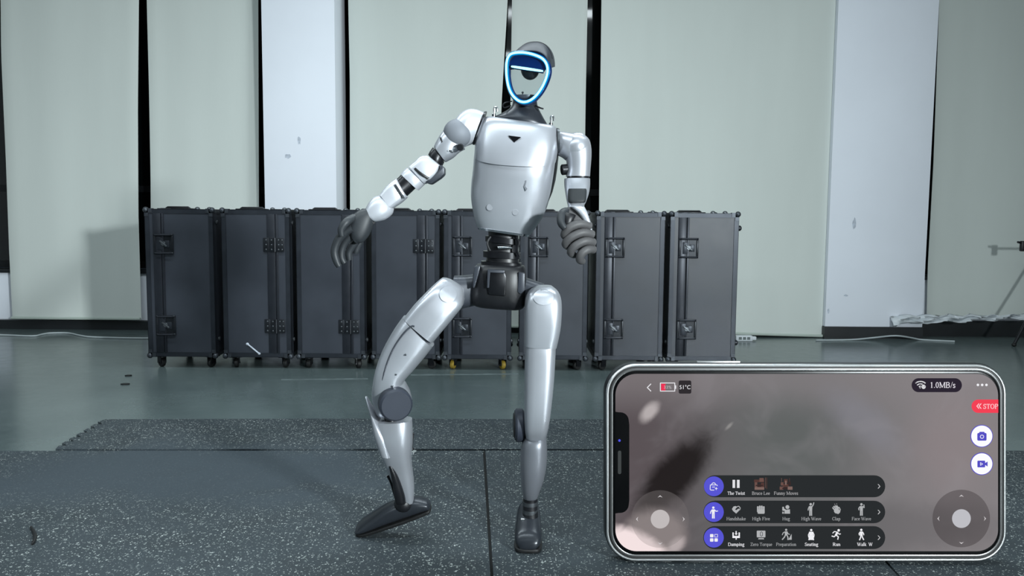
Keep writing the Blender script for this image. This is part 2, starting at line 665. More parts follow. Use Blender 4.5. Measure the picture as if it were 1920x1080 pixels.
blind([(-6, TOP), (-1, 0), (0, 100), (9, 300), (15, 470), (21, 596)], [(262, TOP), (259, 0), (257, 200), (258, 400), (264, 598)], BY,
      'pale sage roller blind at the far left with a shadowed lower corner', 1)
blind([(271, TOP), (274, 0), (278, 160), (281, 330), (282, 598)], [(486, TOP), (487, 0), (488, 300), (489, 600)], BY,
      'pale sage roller blind between the dark gap and the left white pillar', 2, fold=lambda s, t: -0.05 * max(0, (s - 0.9) / 0.1))
blind([(651, TOP), (652, 0), (655, 150), (656, 600)], [(957, TOP), (952, 0), (940, 200), (932, 610)], BY,
      'wide pale sage roller blind just right of the left white pillar', 3)
blind([(962, TOP), (960, 0), (957, 200), (954, 612)], [(1106, TOP), (1102, 0), (1098, 200), (1093, 614)], BY,
      'narrow pale sage roller blind behind the robot head', 4)
blind([(1130, TOP), (1128, 0), (1124, 300), (1122, 618)], [(1583, TOP), (1573, 0), (1562, 250), (1549, 630)], WY - 0.19,
      'widest pale sage roller blind reaching the floor left of the right pillar', 5)
blind([(1767, TOP), (1762, 0), (1751, 300), (1740, 500), (1738, 592)], [(2130, TOP), (2120, 0), (2090, 594)], BY + 0.06,
      'dim sage roller blind right of the right white pillar', 6, hem=False, wav=0.011)

# ------------------------------------------------------------------ rubber mats
MT = 0.012


def mat_tile(loop_px, label):
    pts = [G(x, y, 0.0) for x, y in loop_px]
    c = sum(pts, Vector()) / len(pts)
    o = mk('rubber_floor_mat', prism([Vector((p.x, p.y, -MT + 0.0003)) for p in pts], (0, 0, MT - 0.0003)), M['mat'], None, 20, at=(c.x, c.y, -MT))
    tag(o, label, 'mat', 'speckled rubber floor mats')
    return o


seam_shade = [G(x, y, FLZ + 0.001) for x, y in ((-250, 856), (122, 850), (215, 796), (1470, 796), (1484, 852), (1985, 852), (2560, 1255), (-690, 1255))]
st('seam_shade_sheet', prism([Vector((p.x, p.y, FLZ)) for p in seam_shade], (0, 0, 0.001)), M['rubber'], None, 0)  # black sheet added below the mats to put deep shade in their seams

# jigsaw edge between the left floor patch and the back strip
rag = []
steps = 7
for k in range(steps + 1):
    t = k / steps
    x, y = 104 + (198 - 104) * t, 842.0 + (786 - 842) * t
    if 0 < k < steps:
        rag += [(x - 7, y + 1.0), (x + 7, y + 1.6), (x + 4, y - 2.2), (x - 1, y - 3.0)]
    else:
        rag.append((x, y))
mat_tile([(1488, 842.3), (908, 842)] + rag + [(600, 785), (1120, 786), (1462, 787)],
         'narrow speckled rubber mat strip behind the robot with ragged left end')
mat_tile([(-260, 845.4), (905.3, 845), (918.8, 1068), (931, 1262), (-700, 1262)],
         'large speckled rubber mat under the lifted foot')
mat_tile([(910, 844.6), (1478, 844.6), (1667, 1062), (1846, 1262), (938, 1262), (924.5, 1068)],
         'speckled rubber mat under the planted foot right of the long seam')
mat_tile([(1482, 844.6), (1990, 845), (2600, 1262), (1851, 1262), (1671.5, 1062)],
         'speckled rubber mat at the lower right corner beside the phone')

# ------------------------------------------------------------------ flight cases
CY = 4.57          # front faces
CW, CD = 0.390, 0.52
zb = P(620, 671, CY).z
zt = P(620, 394, CY).z
WR = 0.026         # caster wheel radius
parts_cache = {}


def shared(key, geo_fn, mt, smooth=35):
    if key not in parts_cache:
        v, f = geo_fn()
        parts_cache[key] = mesh_from(key, v, f, mt, smooth)
    return parts_cache[key]


def case(cxpx, kind, label, yellow=False, dz=0.0, turn=0.0):
    c = P(cxpx, 540, CY)
    b0 = Vector((c.x, CY + CD / 2, FLZ))
    e = empty('flight_case', b0)
    e.rotation_euler.z = turn
    tag(e, label, 'flight case', 'row of flight cases by the window wall')
    h0, h1 = zb - FLZ, zt - FLZ
    W, D = CW / 2, CD / 2

    def part(name, key, fn, mt, loc, parent=e, smooth=35):
        o = bpy.data.objects.new(name, shared(key, fn, mt, smooth))
        col.objects.link(o)
        o.parent = parent
        o.location = loc
        return o
    part('body', 'case_body', lambda: box((-W + 0.004, -D + 0.004, h0 + 0.004), (W - 0.004, D - 0.004, h1 - 0.004)), M['case'], (0, 0, 0))
    # aluminium edging: four front, four back, four along the depth
    t = 0.026
    for y, s in ((-D, 1), (D, -1)):
        for z, sz in ((h0, 1), (h1, -1)):
            part('edge_trim', 'trim_h%d%d' % (s, sz), lambda: join(box((-W, min(0, 0.003 * s), min(0, t * sz)), (W, max(0, 0.003 * s), max(0, t * sz))),
                 box((-W, min(0, t * s), min(0, 0.003 * sz)), (W, max(0, t * s), max(0, 0.003 * sz)))), M['trim'], (0, y, z))
        for x, sx in ((-W, 1), (W, -1)):
            part('edge_trim', 'trim_v%d%d' % (s, sx), lambda: join(box((min(0, t * sx), min(0, 0.003 * s), h0 + t), (max(0, t * sx), max(0, 0.003 * s), h1 - t)),
                 box((min(0, 0.003 * sx), min(0, t * s), h0 + t), (max(0, 0.003 * sx), max(0, t * s), h1 - t))), M['trim'], (x, y, 0))
    for z, sz in ((h0, 1), (h1, -1)):
        for x, sx in ((-W, 1), (W, -1)):
            part('edge_trim', 'trim_d%d%d' % (sz, sx), lambda: join(box((min(0, t * sx), -D + t, min(0, 0.003 * sz)), (max(0, t * sx), D - t, max(0, 0.003 * sz))),
                 box((min(0, 0.003 * sx), -D + t, min(0, t * sz)), (max(0, 0.003 * sx), D - t, max(0, t * sz)))), M['trim'], (x, 0, z))
    # ball corners with three-legged plates
    for y, sy in ((-D, 1), (D, -1)):
        for z, sz in ((h0, 1), (h1, -1)):
            for x, sx in ((-W, 1), (W, -1)):
                def fn():
                    r = 0.017
                    g = [ball((sx * 0.006, sy * 0.006, sz * 0.006), r, nu=12, nv=8)]
                    L = 0.042
                    g.append(box((min(0, L * sx), min(-0.003 * sy, 0.002 * sy), min(0, 0.022 * sz)), (max(0, L * sx), max(-0.003 * sy, 0.002 * sy), max(0, 0.022 * sz))))
                    g.append(box((min(0, 0.022 * sx), min(-0.003 * sy, 0.002 * sy), min(0, L * sz)), (max(0, 0.022 * sx), max(-0.003 * sy, 0.002 * sy), max(0, L * sz))))
                    g.append(box((min(0, L * sx), min(0, 0.03 * sy), min(-0.003 * sz, 0.002 * sz)), (max(0, L * sx), max(0, 0.03 * sy), max(-0.003 * sz, 0.002 * sz))))
                    return join(*g)
                part('ball_corner', 'corner%d%d%d' % (sx, sy, sz), fn, M['corner'], (x, y, z))
    s = -1 if kind == 'latch' else 1
    sx = s * (W - 0.088)
    # closure profile: raised strip with a groove beside it
    part('closure_strip', 'closure_strip', lambda: join(box((-0.040, -0.004, h0 + t), (0.004, 0.002, h1 - t), 0.0015),
         box((0.008, -0.006, h0 + t), (0.020, 0.002, h1 - t), 0.0015)), M['strip'], (sx, -D, 0))
    part('closure_strip', 'closure_strip_top', lambda: box((-0.026, -D + t, -0.002), (0.020, D - t, 0.004), 0.0015), M['strip'], (sx, 0, h1))
    for zz in (h0 + (h1 - h0) * 0.765, h0 + (h1 - h0) * 0.215):
        if kind == 'latch':
            lt = part('butterfly_latch', 'latch_dish', lambda: join(
                box((-0.056, -0.006, -0.058), (0.056, 0.003, -0.046), 0.002), box((-0.056, -0.006, 0.046), (0.056, 0.003, 0.058), 0.002),
                box((-0.056, -0.006, -0.046), (-0.044, 0.003, 0.046), 0.002), box((0.044, -0.006, -0.046), (0.056, 0.003, 0.046), 0.002),
                box((-0.044, -0.001, -0.046), (0.044, 0.003, 0.046))), M['latch'], (sx + 0.018 * -s, -D - 0.002, zz))
            part('twist_key', 'latch_key', lambda: join(box((-0.026, -0.010, -0.005), (0.026, -0.001, 0.005), 0.002), cyl((0, -0.005, 0), (0, 1, 0), 0.013, 0.008, 14)),
                 M['steel'], (0, 0, 0.002), lt).rotation_euler.y = math.radians(38)
            part('catch_plate', 'latch_wing', lambda: join(box((-0.034, -0.005, -0.034), (-0.004, 0.0, 0.034), 0.002), box((0.004, -0.005, -0.020), (0.034, 0.0, 0.020), 0.002)),
                 M['trim'], (0, 0, 0), lt)
            for rx in (-0.049, 0.049):
                for rz in (-0.052, 0.052):
                    part('rivet', 'rivet', lambda: ball((0, 0, 0), 0.005, 0.003, 0.005, 8, 6), M['steel'], (rx, -0.006, rz), lt)
            part('carry_bar', 'latch_bar', lambda: tube([(-0.05, 0, 0), (-0.042, -0.012, 0), (0.042, -0.012, 0), (0.05, 0, 0)], 0.0042, 8, 1), M['strip'], (0, -0.005, 0.052), lt)
            part('carry_bar', 'latch_bar', None, M['strip'], (0, -0.005, -0.052), lt)
        else:
            lt = part('hinge', 'hinge_plate', lambda: join(box((-0.062, -0.005, -0.040), (-0.030, 0.002, 0.040), 0.002),
                 box((-0.026, -0.009, -0.040), (0.056, -0.003, 0.040), 0.002), tube([(0.006, -0.010, -0.04), (0.006, -0.010, 0.04)], 0.006, 8, 1)), M['latch'], (sx, -D - 0.001, zz))
            for rx in (-0.046, -0.014, 0.026, 0.046):
                for rz in (-0.027, 0.0, 0.027):
                    part('rivet', 'rivet', None, M['steel'], (rx, -0.008 if rx > -0.03 else -0.005, rz), lt)
    # casters
    for y in (-D + 0.06, D - 0.06):
        for x in (-W + 0.05, W - 0.05):
            ct = part('caster', 'caster_fork', lambda: join(box((-0.034, -0.034, h0 - 0.008), (0.034, 0.034, h0 + 0.001), 0.002),
                 box((-0.018, -0.016, 0.022), (-0.013, 0.018, h0 - 0.006)), box((0.013, -0.016, 0.022), (0.018, 0.018, h0 - 0.006)),
                 cyl((0, 0, WR), (1, 0, 0), 0.006, 0.044, 10)), M['black_metal'], (x, y, 0))
            ct.rotation_euler.z = random.uniform(-1.3, 1.3)
            part('wheel', 'caster_wheel_y' if yellow else 'caster_wheel', lambda: cyl((0, 0, 0), (1, 0, 0), WR, 0.024, 18, 0.004), M['yellow'] if yellow else M['rubber'], (0, 0, WR), ct)
    # wheel cups and handle plate on the top, rubber bumper and bolts at the sides
    part('top_handle', 'top_handle', lambda: join(box((-0.09, -0.03, 0), (0.09, 0.03, 0.006), 0.002), tube([(-0.07, 0, 0.004), (-0.06, 0, 0.011), (0.06, 0, 0.011), (0.07, 0, 0.004)], 0.006, 8, 1)),
         M['black_metal'], (-0.06, -0.12, h1))
    for x in (0.07, 0.14):
        part('top_stud', 'top_stud', lambda: ball((0, 0, 0), 0.015, 0.015, 0.012, 12, 8), M['steel'], (x, -0.16, h1 + 0.002))
    for sgn in (-1, 1):
        for zz in (h0 + 0.10, h1 - 0.075):
            part('side_bumper', 'side_bumper%d' % sgn, lambda: cyl((0.003 * sgn, 0, 0), (1, 0, 0), 0.013, 0.014, 14, 0.005), M['steel'], (sgn * W, -D + 0.05, zz))
    return e


specs = [(338.5, 'latch', 'darkest charcoal flight case at the left end of the row, latches on its left side'),
         (481, 'hinge', 'charcoal flight case with hinges and a pale diagonal mark near its bottom, second from left'),
         (620, 'hinge', 'charcoal flight case with hinges behind the lowered robot hand, third from left'),
         (760.5, 'hinge', 'charcoal flight case with hinges partly hidden by the bent robot thigh'),
         (895.5, 'latch', 'charcoal flight case on yellow caster wheels behind the robot hips'),
         (1038, 'latch', 'grey flight case behind the straight robot thigh and the fist'),
         (1180.5, 'latch', 'grey flight case with two latches, second from the right end of the row'),
         (1318, 'latch', 'grey flight case with two latches at the right end of the row')]
cases = [case(x, k, lb, yellow=(i == 4)) for i, (x, k, lb) in enumerate(specs)]
for zz in (zb + 0.10, zt - 0.085):
    bx_ = P(1318, 540, CY).x + CW / 2
    o = mk('side_bumper', cyl((bx_ + 0.014, CY + 0.05, zz), (1, 0, 0), 0.016, 0.028, 16, 0.007), M['latch'])
    o.parent = cases[7]
    o.location = ORG[o.name] - ORG[cases[7].name]
# pale diagonal mark on the second case
a, b_ = P(464, 645, CY - 0.002), P(486, 663, CY - 0.002)
o = mk('paint_mark', join(tube([a, b_], 0.0045, 8, 1), ball(a, 0.009, 0.003, 0.008, 10, 6), ball(b_, 0.008, 0.003, 0.007, 10, 6)), M['stain'])
o.parent = cases[1]
o.location = ORG[o.name] - ORG[cases[1].name]
tag(o, 'pale bone-shaped paint mark')

# ------------------------------------------------------------------ humanoid robot
RB = empty('humanoid_robot', (0.02, 2.08, 0))
tag(RB, 'silver humanoid robot with glowing blue face ring mid-dance', 'robot')


def rp(name, geo, mt, parent=RB, label=None, smooth=40):
    o = mk(name, geo, mt, parent, smooth)
    if label: o['label'] = label
    return o


# torso
TY = 2.12
upper = [(913, 219, 1027, 235, TY, 0.046, 2.6, 2), (904, 224, 1039, 237, TY, 0.060, 2.8, 3), (897, 236, 1045, 245, TY, 0.071, 2.9, 5),
         (892, 262, 1047, 268, TY, 0.083, 3.0, 10), (890, 284, 1044, 292, TY, 0.090, 3.0, 14), (889, 296, 1041, 305, TY, 0.092, 3.0, 15)]
chest = rp('upper_chest_shell', lr(upper, 44), M['silver'])
lower = [(889, 292, 1041, 301, TY, 0.086, 3.0, 12), (887, 318, 1038, 324, TY, 0.084, 3.0, 9), (884, 342, 1035, 344, TY, 0.080, 3.0, 5),
         (883, 366, 1031, 366, TY, 0.075, 3.0, 2), (886, 391, 1024, 393, TY, 0.069, 3.0, 0), (891, 414, 1011, 418, TY, 0.062, 3.0, 0),
         (895, 427, 994, 441, TY, 0.054, 2.8, 0)]
belly = rp('belly_shell', lr(lower, 44), M['silver'])
rp('belly_rim', lr([(895, 426, 994, 440, TY, 0.056, 2.8), (897, 430, 992, 444, TY, 0.053, 2.8)], 44, 1), M['chrome'], belly)
rp('torso_core', lr([(905, 232, 1047, 243, TY + 0.03, 0.070, 2.6), (896, 290, 1047, 296, TY + 0.03, 0.078, 2.6), (890, 360, 1036, 360, TY + 0.03, 0.072, 2.6),
                     (897, 420, 1003, 430, TY + 0.03, 0.055, 2.5)], 32), M['black'])


def front_y(rows, px, py, off=0.0015):
    """front surface depth of a torso loft at a pixel."""
    best = None
    for r in spline([list(map(float, q)) for q in rows], 8):
        xl, yl, xr, yr, Y, hd, e, sg = r
        s = max(-0.98, min(0.98, (px - (xl + xr) / 2) / ((xr - xl) / 2)))
        yy = yl + (yr - yl) * (s + 1) / 2 + sg * (1 - abs(s) ** e) ** (1.3 / e)
        f = Y - hd * (1 - abs(s) ** e) ** (1 / e)
        if best is None or abs(yy - py) < best[0]: best = (abs(yy - py), f)
    return best[1] - off


em = [(953.5, 254), (977, 257), (964, 267)]
yy = front_y(upper, 965, 260, 0.0)
rp('chest_emblem', prism([P(x, y, yy - 0.006) for x, y in em], (0, 0.016, 0)), mat('flat_black_print', (14, 15, 18), 0.9, 0.0, 0.05, 10, spec=0.05), chest, 'black downward triangle emblem')
for x, y in ((918, 389), (966, 398)):
    yy = front_y(lower, x, y, 0.0)
    rp('sensor_window', cyl(P(x, y, yy), (0.02, 1, 0.05), 0.0085, 0.0028, 20, 0.001), M['silver'], belly)
yy = front_y(lower, 985, 346, 0.0)
rp('scuff', prism([P(x, y, yy - 0.0012) for x, y in ((983, 333), (986, 331), (987, 341), (985, 349), (989, 354), (986, 358), (982, 350), (984, 342))], (0, 0.004, 0)), M['silver_dark'], belly)
for x0, y0, x1, y1 in ((926, 216, 927, 202), (1033, 233, 1033, 219)):
    a, b_ = P(x0, y0, TY - 0.02), P(x1, y1, TY - 0.02)
    rp('lifting_hook', join(tube([a, a.lerp(b_, 0.5), b_, b_ + Vector((0.006, 0, 0.001)), a.lerp(b_, 0.45) + Vector((0.008, 0, 0))], 0.0024, 8, 3), cyl(a, (0, 0, 1), 0.005, 0.008, 12)), M['chrome'])

# neck
neck = rp('neck', lr([(961, 182, 1006, 182, 2.12, 0.030), (961, 194, 1008, 198, 2.12, 0.032), (955, 204, 1012, 208, 2.12, 0.038), (938, 214, 1020, 223, 2.12, 0.046),
                      (926, 220, 1027, 235, 2.12, 0.050), (926, 228, 1029, 242, 2.12, 0.048)], 32), mat('dark_neck_cowl', (38, 42, 49), 0.36, 0.25, 0.05, 10))
rp('neck_cable', tube([P(960, 190, 2.09), P(948, 192, 2.08), P(943, 197, 2.08), P(946, 202, 2.09), P(958, 198, 2.10)], 0.0016, 6), M['black'], neck)
rp('neck_cable', tube([P(1004, 198, 2.09), P(1012, 202, 2.08), P(1019, 204, 2.08)], 0.0022, 6), M['black'], neck)

# head
ring_px = [(953, 108), (957, 102.5), (965, 99.5), (980, 98.6), (995.5, 101), (1011, 106.4), (1020.5, 113), (1026, 123), (1027, 135.5), (1022.7, 151), (1015, 166.6), (1005, 180),
           (994, 188.5), (983, 191.5), (972, 188.5), (961, 178), (954, 163), (950.4, 143), (949.8, 124), (951, 114)]


def HY(px):
    return 2.055 - 0.30 * (px - 988) / 715.0


ringw = [P(x, y, HY(x)) for x, y in ring_px]
hc = sum(ringw, Vector()) / len(ringw)
fwd = Vector((-0.30, -1, 0)).normalized()
head = rp('head_ring', tube([hc + (p - hc) * 1.005 - fwd * 0.010 for p in ringw], 0.0078, 12, 4, True), M['visor_led_tint'])
rp('ring_halo', tube([p - fwd * 0.002 for p in ringw], 0.0050, 10, 4, True), M['led_glow'], head)
rp('ring_light', tube([p + fwd * 0.0016 for p in ringw], 0.0029, 10, 4, True), M['led'], head, 'glowing cyan face ring')
b0, b1 = P(958.5, 124.5, HY(958)), P(1018, 133.4, HY(1018))
rp('eye_bar_housing', tube([b0 - fwd * 0.006, b1 - fwd * 0.006], 0.0052, 10, 1), M['visor_led_tint'], head)
rp('eye_bar', tube([b0, b0.lerp(b1, 0.1), b0.lerp(b1, 0.5), b0.lerp(b1, 0.9), b1], [0.0016, 0.0027, 0.0032, 0.0027, 0.0016], 10, 3), M['led'], head, 'glowing cyan eye bar')
up_idx = [18, 19, 0, 1, 2, 3, 4, 5, 6, 7]
loop = [P(957, 124.5, HY(957))] + [hc + (ringw[i] - hc) * 0.97 for i in up_idx[1:]] + [P(1019, 133.5, HY(1019))]
rp('upper_visor', prism([p - fwd * 0.006 for p in loop], -fwd * 0.004), M['visor_led_tint'], head)
lo_idx = [8, 9, 10, 11, 12, 13, 14, 15, 16, 17]
loop = [P(1019, 135, HY(1019))] + [hc + (ringw[i] - hc) * 0.97 for i in lo_idx] + [P(957, 126, HY(957))]
rp('lower_visor', prism([p - fwd * 0.008 for p in loop], -fwd * 0.002), M['visor'], head)
dc = P(994, 130, 2.085)
zcut = dc.z
rp('sensor_dome', ball(dc, 0.0240, 0.0240, 0.0265, 24, 16, lambda q: q.z <= zcut + 0.001), M['black'], head)
rp('sensor_mount', cyl(dc + Vector((0, 0, 0.006)), (0, 0, 1), 0.021, 0.014, 24), M['visor_led_tint'], head)
rp('chin', lr([(963, 179, 1004, 179, 2.085, 0.018), (968, 185, 999, 186, 2.085, 0.018), (972, 190, 995, 190, 2.09, 0.016)], 20, 2), M['graphite'], head)
rp('chin_pin', join(tube([P(980, 181, 2.07), P(980, 173, 2.07)], 0.0016, 8, 1), ball(P(980, 173.5, 2.07), 0.003, nu=10, nv=6)), M['black'], head)
# skull: a shell growing back from the ring, open towards the face and below
rgt = Vector((1, -0.30, 0)).normalized()
z0 = P(988, 130, 2.06).z
hx = P(989, 130, 2.055)
V, F = [], []
na = 25
prof = [(0.003, 0.0555, 0.0465), (0.010, 0.0565, 0.0530), (0.024, 0.0560, 0.0640), (0.046, 0.0530, 0.0760), (0.075, 0.0495, 0.0830), (0.104, 0.0455, 0.0820), (0.130, 0.0380, 0.0740), (0.148, 0.0260, 0.0600), (0.156, 0.0120, 0.0460)]
prof = spline([list(p) for p in prof], 3)
for d_, rx_, rz_ in prof:
    for k in range(na):
        a = math.radians(180 * k / (na - 1))
        up_ = 0.22 * d_
        ca, sa = math.cos(a), math.sin(a)
        V.append(hx - fwd * d_ + rgt * (rx_ * math.copysign(abs(ca) ** 0.85, ca)) + Vector((0, 0, up_ + (rz_ - up_) * abs(sa) ** 0.85)))
for i_ in range(len(prof) - 1):
    for k in range(na - 1):
        F.append((i_ * na + k, i_ * na + k + 1, (i_ + 1) * na + k + 1, (i_ + 1) * na + k))
F.append(tuple((len(prof) - 1) * na + k for k in range(na)))
skull = rp('skull_cap', (V, F), mat('dark_slate_skull', (34, 39, 48), 0.46, 0.1, 0.05, 10), RB, None, 60)
md = skull.modifiers.new('thickness', 'SOLIDIFY')
md.thickness = 0.003
rp('skull_seam', tube([V[10 * na + k] + (V[10 * na + k] - hx).normalized() * 0.0004 for k in range(2, na - 2)], 0.0011, 6, 1), M['black'], skull)

# arm on the image right (hangs, elbow bent towards the camera)
AY = 2.12
sh = rp('shoulder', lr([(1046, 246, 1047, 292, AY, 0.034), (1056, 247, 1055, 296, AY - 0.002, 0.040), (1068, 249, 1064, 303, AY - 0.005, 0.042), (1080, 251, 1074, 306, AY - 0.008, 0.040)], 28, 3, 0.004, 0.012), M['silver'])
rp('bolt_plate', lr([(1044, 240, 1044, 287, AY - 0.01, 0.038), (1048, 241, 1048, 289, AY - 0.01, 0.038)], 20, 1), M['steel'], sh)
rp('upper_arm', lr([(1066, 254, 1097, 254, AY - 0.005, 0.024), (1056, 264, 1105, 263, AY - 0.008, 0.037), (1056, 280, 1108.5, 279, AY - 0.01, 0.041), (1061, 298, 1108.5, 297, AY - 0.012, 0.039),
                    (1063, 316, 1107, 316, AY - 0.015, 0.035), (1061, 331, 1106, 331, AY - 0.018, 0.034)], 32, 3, 0.008), M['silver'])
rp('shoulder_ball', ball(P(1081, 277, AY - 0.012), 0.0370, 0.0420, 0.0365, 32, 20), M['silver'], sh)
rp('elbow_joint', lr([(1063, 329, 1105, 329, AY - 0.02, 0.029), (1063, 338, 1105, 338, AY - 0.022, 0.029)], 24, 1), M['black_metal'])
rp('elbow_knob', cyl(P(1059, 318, AY - 0.02), (1, 0.2, 0.1), 0.014, 0.018, 18), M['black_metal'])
fa = rp('forearm', lr([(1058, 335, 1106, 335, AY - 0.03, 0.034), (1058, 346, 1106, 346, AY - 0.04, 0.035), (1060, 362, 1104, 362, AY - 0.06, 0.034), (1063, 378, 1098, 380, AY - 0.08, 0.030),
                       (1065, 388, 1094, 388, AY - 0.095, 0.026), (1063, 400, 1098, 398, AY - 0.11, 0.026)], 32, 3, 0.002, 0.006, 2.6), M['silver'])
rp('forearm_pad', lr([(1066, 354, 1098, 354, AY - 0.072, 0.024), (1064.5, 358, 1099.5, 358, AY - 0.076, 0.026), (1064.5, 375, 1098.5, 375, AY - 0.094, 0.024), (1066, 380, 1096, 380, AY - 0.098, 0.020)], 24, 2, 0, 0, 4), mat('dark_arm_pad', (34, 38, 41), 0.6, 0.0, 0.08, 14), fa)
HYR = 1.985
palm = rp('hand', lr([(1056, 392, 1097, 392, HYR + 0.015, 0.020), (1052, 404, 1103, 406, HYR + 0.010, 0.026), (1052, 424, 1110, 428, HYR + 0.005, 0.028), (1058, 446, 1113, 448, HYR + 0.005, 0.026),
                      (1076, 466, 1113, 466, HYR + 0.008, 0.022)], 28, 3, 0.006, 0.008, 2.6), M['hand'])
rp('wrist_cover', lr([(1069, 388, 1096, 388, HYR - 0.004, 0.018), (1082, 398, 1101, 398, HYR - 0.016, 0.012), (1094, 414, 1107, 416, HYR - 0.016, 0.008), (1104, 432, 1111, 433, HYR - 0.014, 0.006)], 18, 3, 0.004, 0.006), M['white_shell'], palm)
fing = [[(1106, 424), (1086, 420), (1066, 428), (1058, 440), (1064, 447)],
        [(1111, 440), (1092, 436), (1070, 445), (1060, 457), (1067, 464)],
        [(1113, 455), (1097, 452), (1078, 461), (1070, 473), (1077, 479)],
        [(1113, 468), (1101, 468), (1090, 476), (1087, 487), (1093, 490)]]
for i, pth in enumerate(fing):
    pts = [P(x, y, HYR - (0.014, 0.030, 0.034, 0.026, 0.010)[k]) for k, (x, y) in enumerate(pth)]
    rp('finger', tube(pts, [0.0105, 0.0110, 0.0108, 0.0100, 0.0080], 10, 4), M['hand'], palm)
rp('thumb', tube([P(1062, 396, HYR), P(1053, 402, HYR - 0.02), (P(1052, 418, HYR - 0.034)), P(1060, 429, HYR - 0.040)], [0.010, 0.011, 0.010, 0.007], 10, 4), M['hand_dark'], palm)
rp('palm_insert', lr([(1054, 398, 1080, 404, HYR - 0.014, 0.012), (1056, 414, 1074, 416, HYR - 0.020, 0.012), (1056, 428, 1066, 426, HYR - 0.022, 0.008)], 16, 2, 0.003, 0.003), M['black'], palm)

# arm on the image left (stretched down and out)
LY = 2.10
sl = rp('shoulder', lr([(910, 212, 891, 268, LY + 0.01, 0.036), (894, 205.5, 880, 272, LY + 0.005, 0.040), (878, 205, 868, 277, LY, 0.042), (863, 213, 857, 279, LY, 0.040), (852, 227, 848, 274, LY, 0.034)], 28, 3, 0.003, 0.010), M['white_shell'])
rp('shoulder_rim', lr([(913, 209, 889, 272, LY + 0.012, 0.040), (909, 209.5, 886, 271, LY + 0.012, 0.040)], 28, 1), M['black_metal'], sl)
M['motor'] = mat('matte_grey_motor', (124, 128, 135), 0.58, 0.1, 0.05, 10, spec=0.3)
rp('shoulder_motor', ball(P(858, 250, LY - 0.018), 0.0372, 0.035, 0.0365, 32, 20), M['motor'], sl)
rp('bolt_cap', cyl(P(863, 276, LY - 0.05), (0.1, 1, 0.2), 0.0085, 0.012, 16), M['black'], sl)
rp('upper_arm', lr([(836, 240, 872, 280, LY - 0.006, 0.034), (826, 252, 861, 286, LY - 0.008, 0.035), (819, 264, 850, 296, LY - 0.010, 0.034), (814, 274, 836, 304, LY - 0.012, 0.030)], 28, 3, 0.006, 0.004, 2.5), M['silver'])
rp('arm_slot', lr([(824, 258, 829, 270, LY - 0.038, 0.006), (826, 256, 831, 267, LY - 0.038, 0.006)], 12, 1), M['black'])
rp('arm_band', lr([(838, 283, 852, 286, LY - 0.042, 0.006), (840, 281, 853, 283, LY - 0.042, 0.006)], 12, 1), M['chrome'])
rp('elbow_joint', lr([(812, 276, 833, 304, LY - 0.015, 0.028), (806, 284, 830, 310, LY - 0.018, 0.028), (803, 290, 826, 316, LY - 0.02, 0.026)], 24, 2), M['black_metal'])
rp('elbow_block', lr([(800, 292, 828, 314, LY - 0.03, 0.028), (789, 294, 820, 330, LY - 0.034, 0.032), (779, 303, 808, 340, LY - 0.038, 0.032), (768, 312, 797, 345, LY - 0.040, 0.030)], 36, 3, 0.003, 0.003, 4.0), M['white_shell'])
rp('elbow_cover', prism([P(x, y, LY - 0.064) for x, y in ((826, 308), (833, 314), (833, 326), (826, 333), (808, 345), (801, 344), (793, 336), (797, 333), (806, 336), (824, 318))], (0, 0.05, 0), 0.003), M['graphite'])
rp('elbow_edge', tube([P(778, 316, LY - 0.07), P(790, 326, LY - 0.074), P(804, 335, LY - 0.07)], 0.003, 8), M['black'])
rp('forearm_ring', lr([(764, 314, 796, 346, LY - 0.042, 0.031), (757, 320, 790, 352, LY - 0.045, 0.031), (752, 326, 785, 357, LY - 0.047, 0.029)], 28, 2, 0.002, 0.002, 2.6), M['white_shell'])
rp('forearm_band', lr([(757, 322, 783, 349, LY - 0.047, 0.026), (749, 331, 773, 359, LY - 0.05, 0.026), (741, 338, 762, 369, LY - 0.054, 0.026)], 24, 2), M['black_metal'])
f2 = rp('forearm', lr([(744, 335, 764, 370, LY - 0.055, 0.030), (732, 344, 754, 379, LY - 0.06, 0.032), (722, 354, 744, 386, LY - 0.063, 0.031), (714, 364, 735, 392, LY - 0.067, 0.028)], 36, 3, 0.002, 0.002, 4.0), M['white_shell'])
rp('forearm_slot', lr([(739, 346, 757, 373, LY - 0.090, 0.004, 4), (742, 345, 759, 371, LY - 0.090, 0.004, 4)], 12, 1), M['steel'], f2)
rp('wrist', lr([(712, 366, 738, 393, LY - 0.068, 0.027), (701, 370, 735, 402, LY - 0.072, 0.030), (691, 381, 722, 412, LY - 0.077, 0.028), (684, 395, 705, 416, LY - 0.082, 0.022)], 28, 3, 0.004, 0.004), M['white_shell'])
hl = rp('hand', lr([(690, 390, 702, 412, LY - 0.084, 0.018), (674, 394, 699, 424, LY - 0.088, 0.022), (661, 405, 692, 441, LY - 0.092, 0.023), (655, 424, 681, 454, LY - 0.096, 0.020), (657, 440, 672, 456, LY - 0.098, 0.014)], 28, 3, 0.004, 0.006), M['hand_dark'])
rp('wrist_cuff', lr([(683, 396, 703, 418, LY - 0.082, 0.021), (679, 399, 699, 422, LY - 0.084, 0.021)], 24, 1), M['hand'], hl)
for pth, rr, yo in (([(660, 428), (646, 436), (633, 452), (627, 472), (631, 490), (636, 500)], 0.0098, 0.0),
                    ([(666, 440), (652, 448), (642, 464), (640, 482), (646, 494)], 0.0098, 0.020),
                    ([(672, 448), (662, 460), (654, 474), (655, 488)], 0.0092, 0.036),
                    ([(676, 450), (670, 464), (666, 476)], 0.0084, 0.050)):
    rp('finger', tube([P(x, y, LY - 0.115 + yo) for x, y in pth], [rr * 1.05, rr * 1.1, rr, rr * 0.95, rr * 0.7], 10, 4), M['hand_dark'], hl)
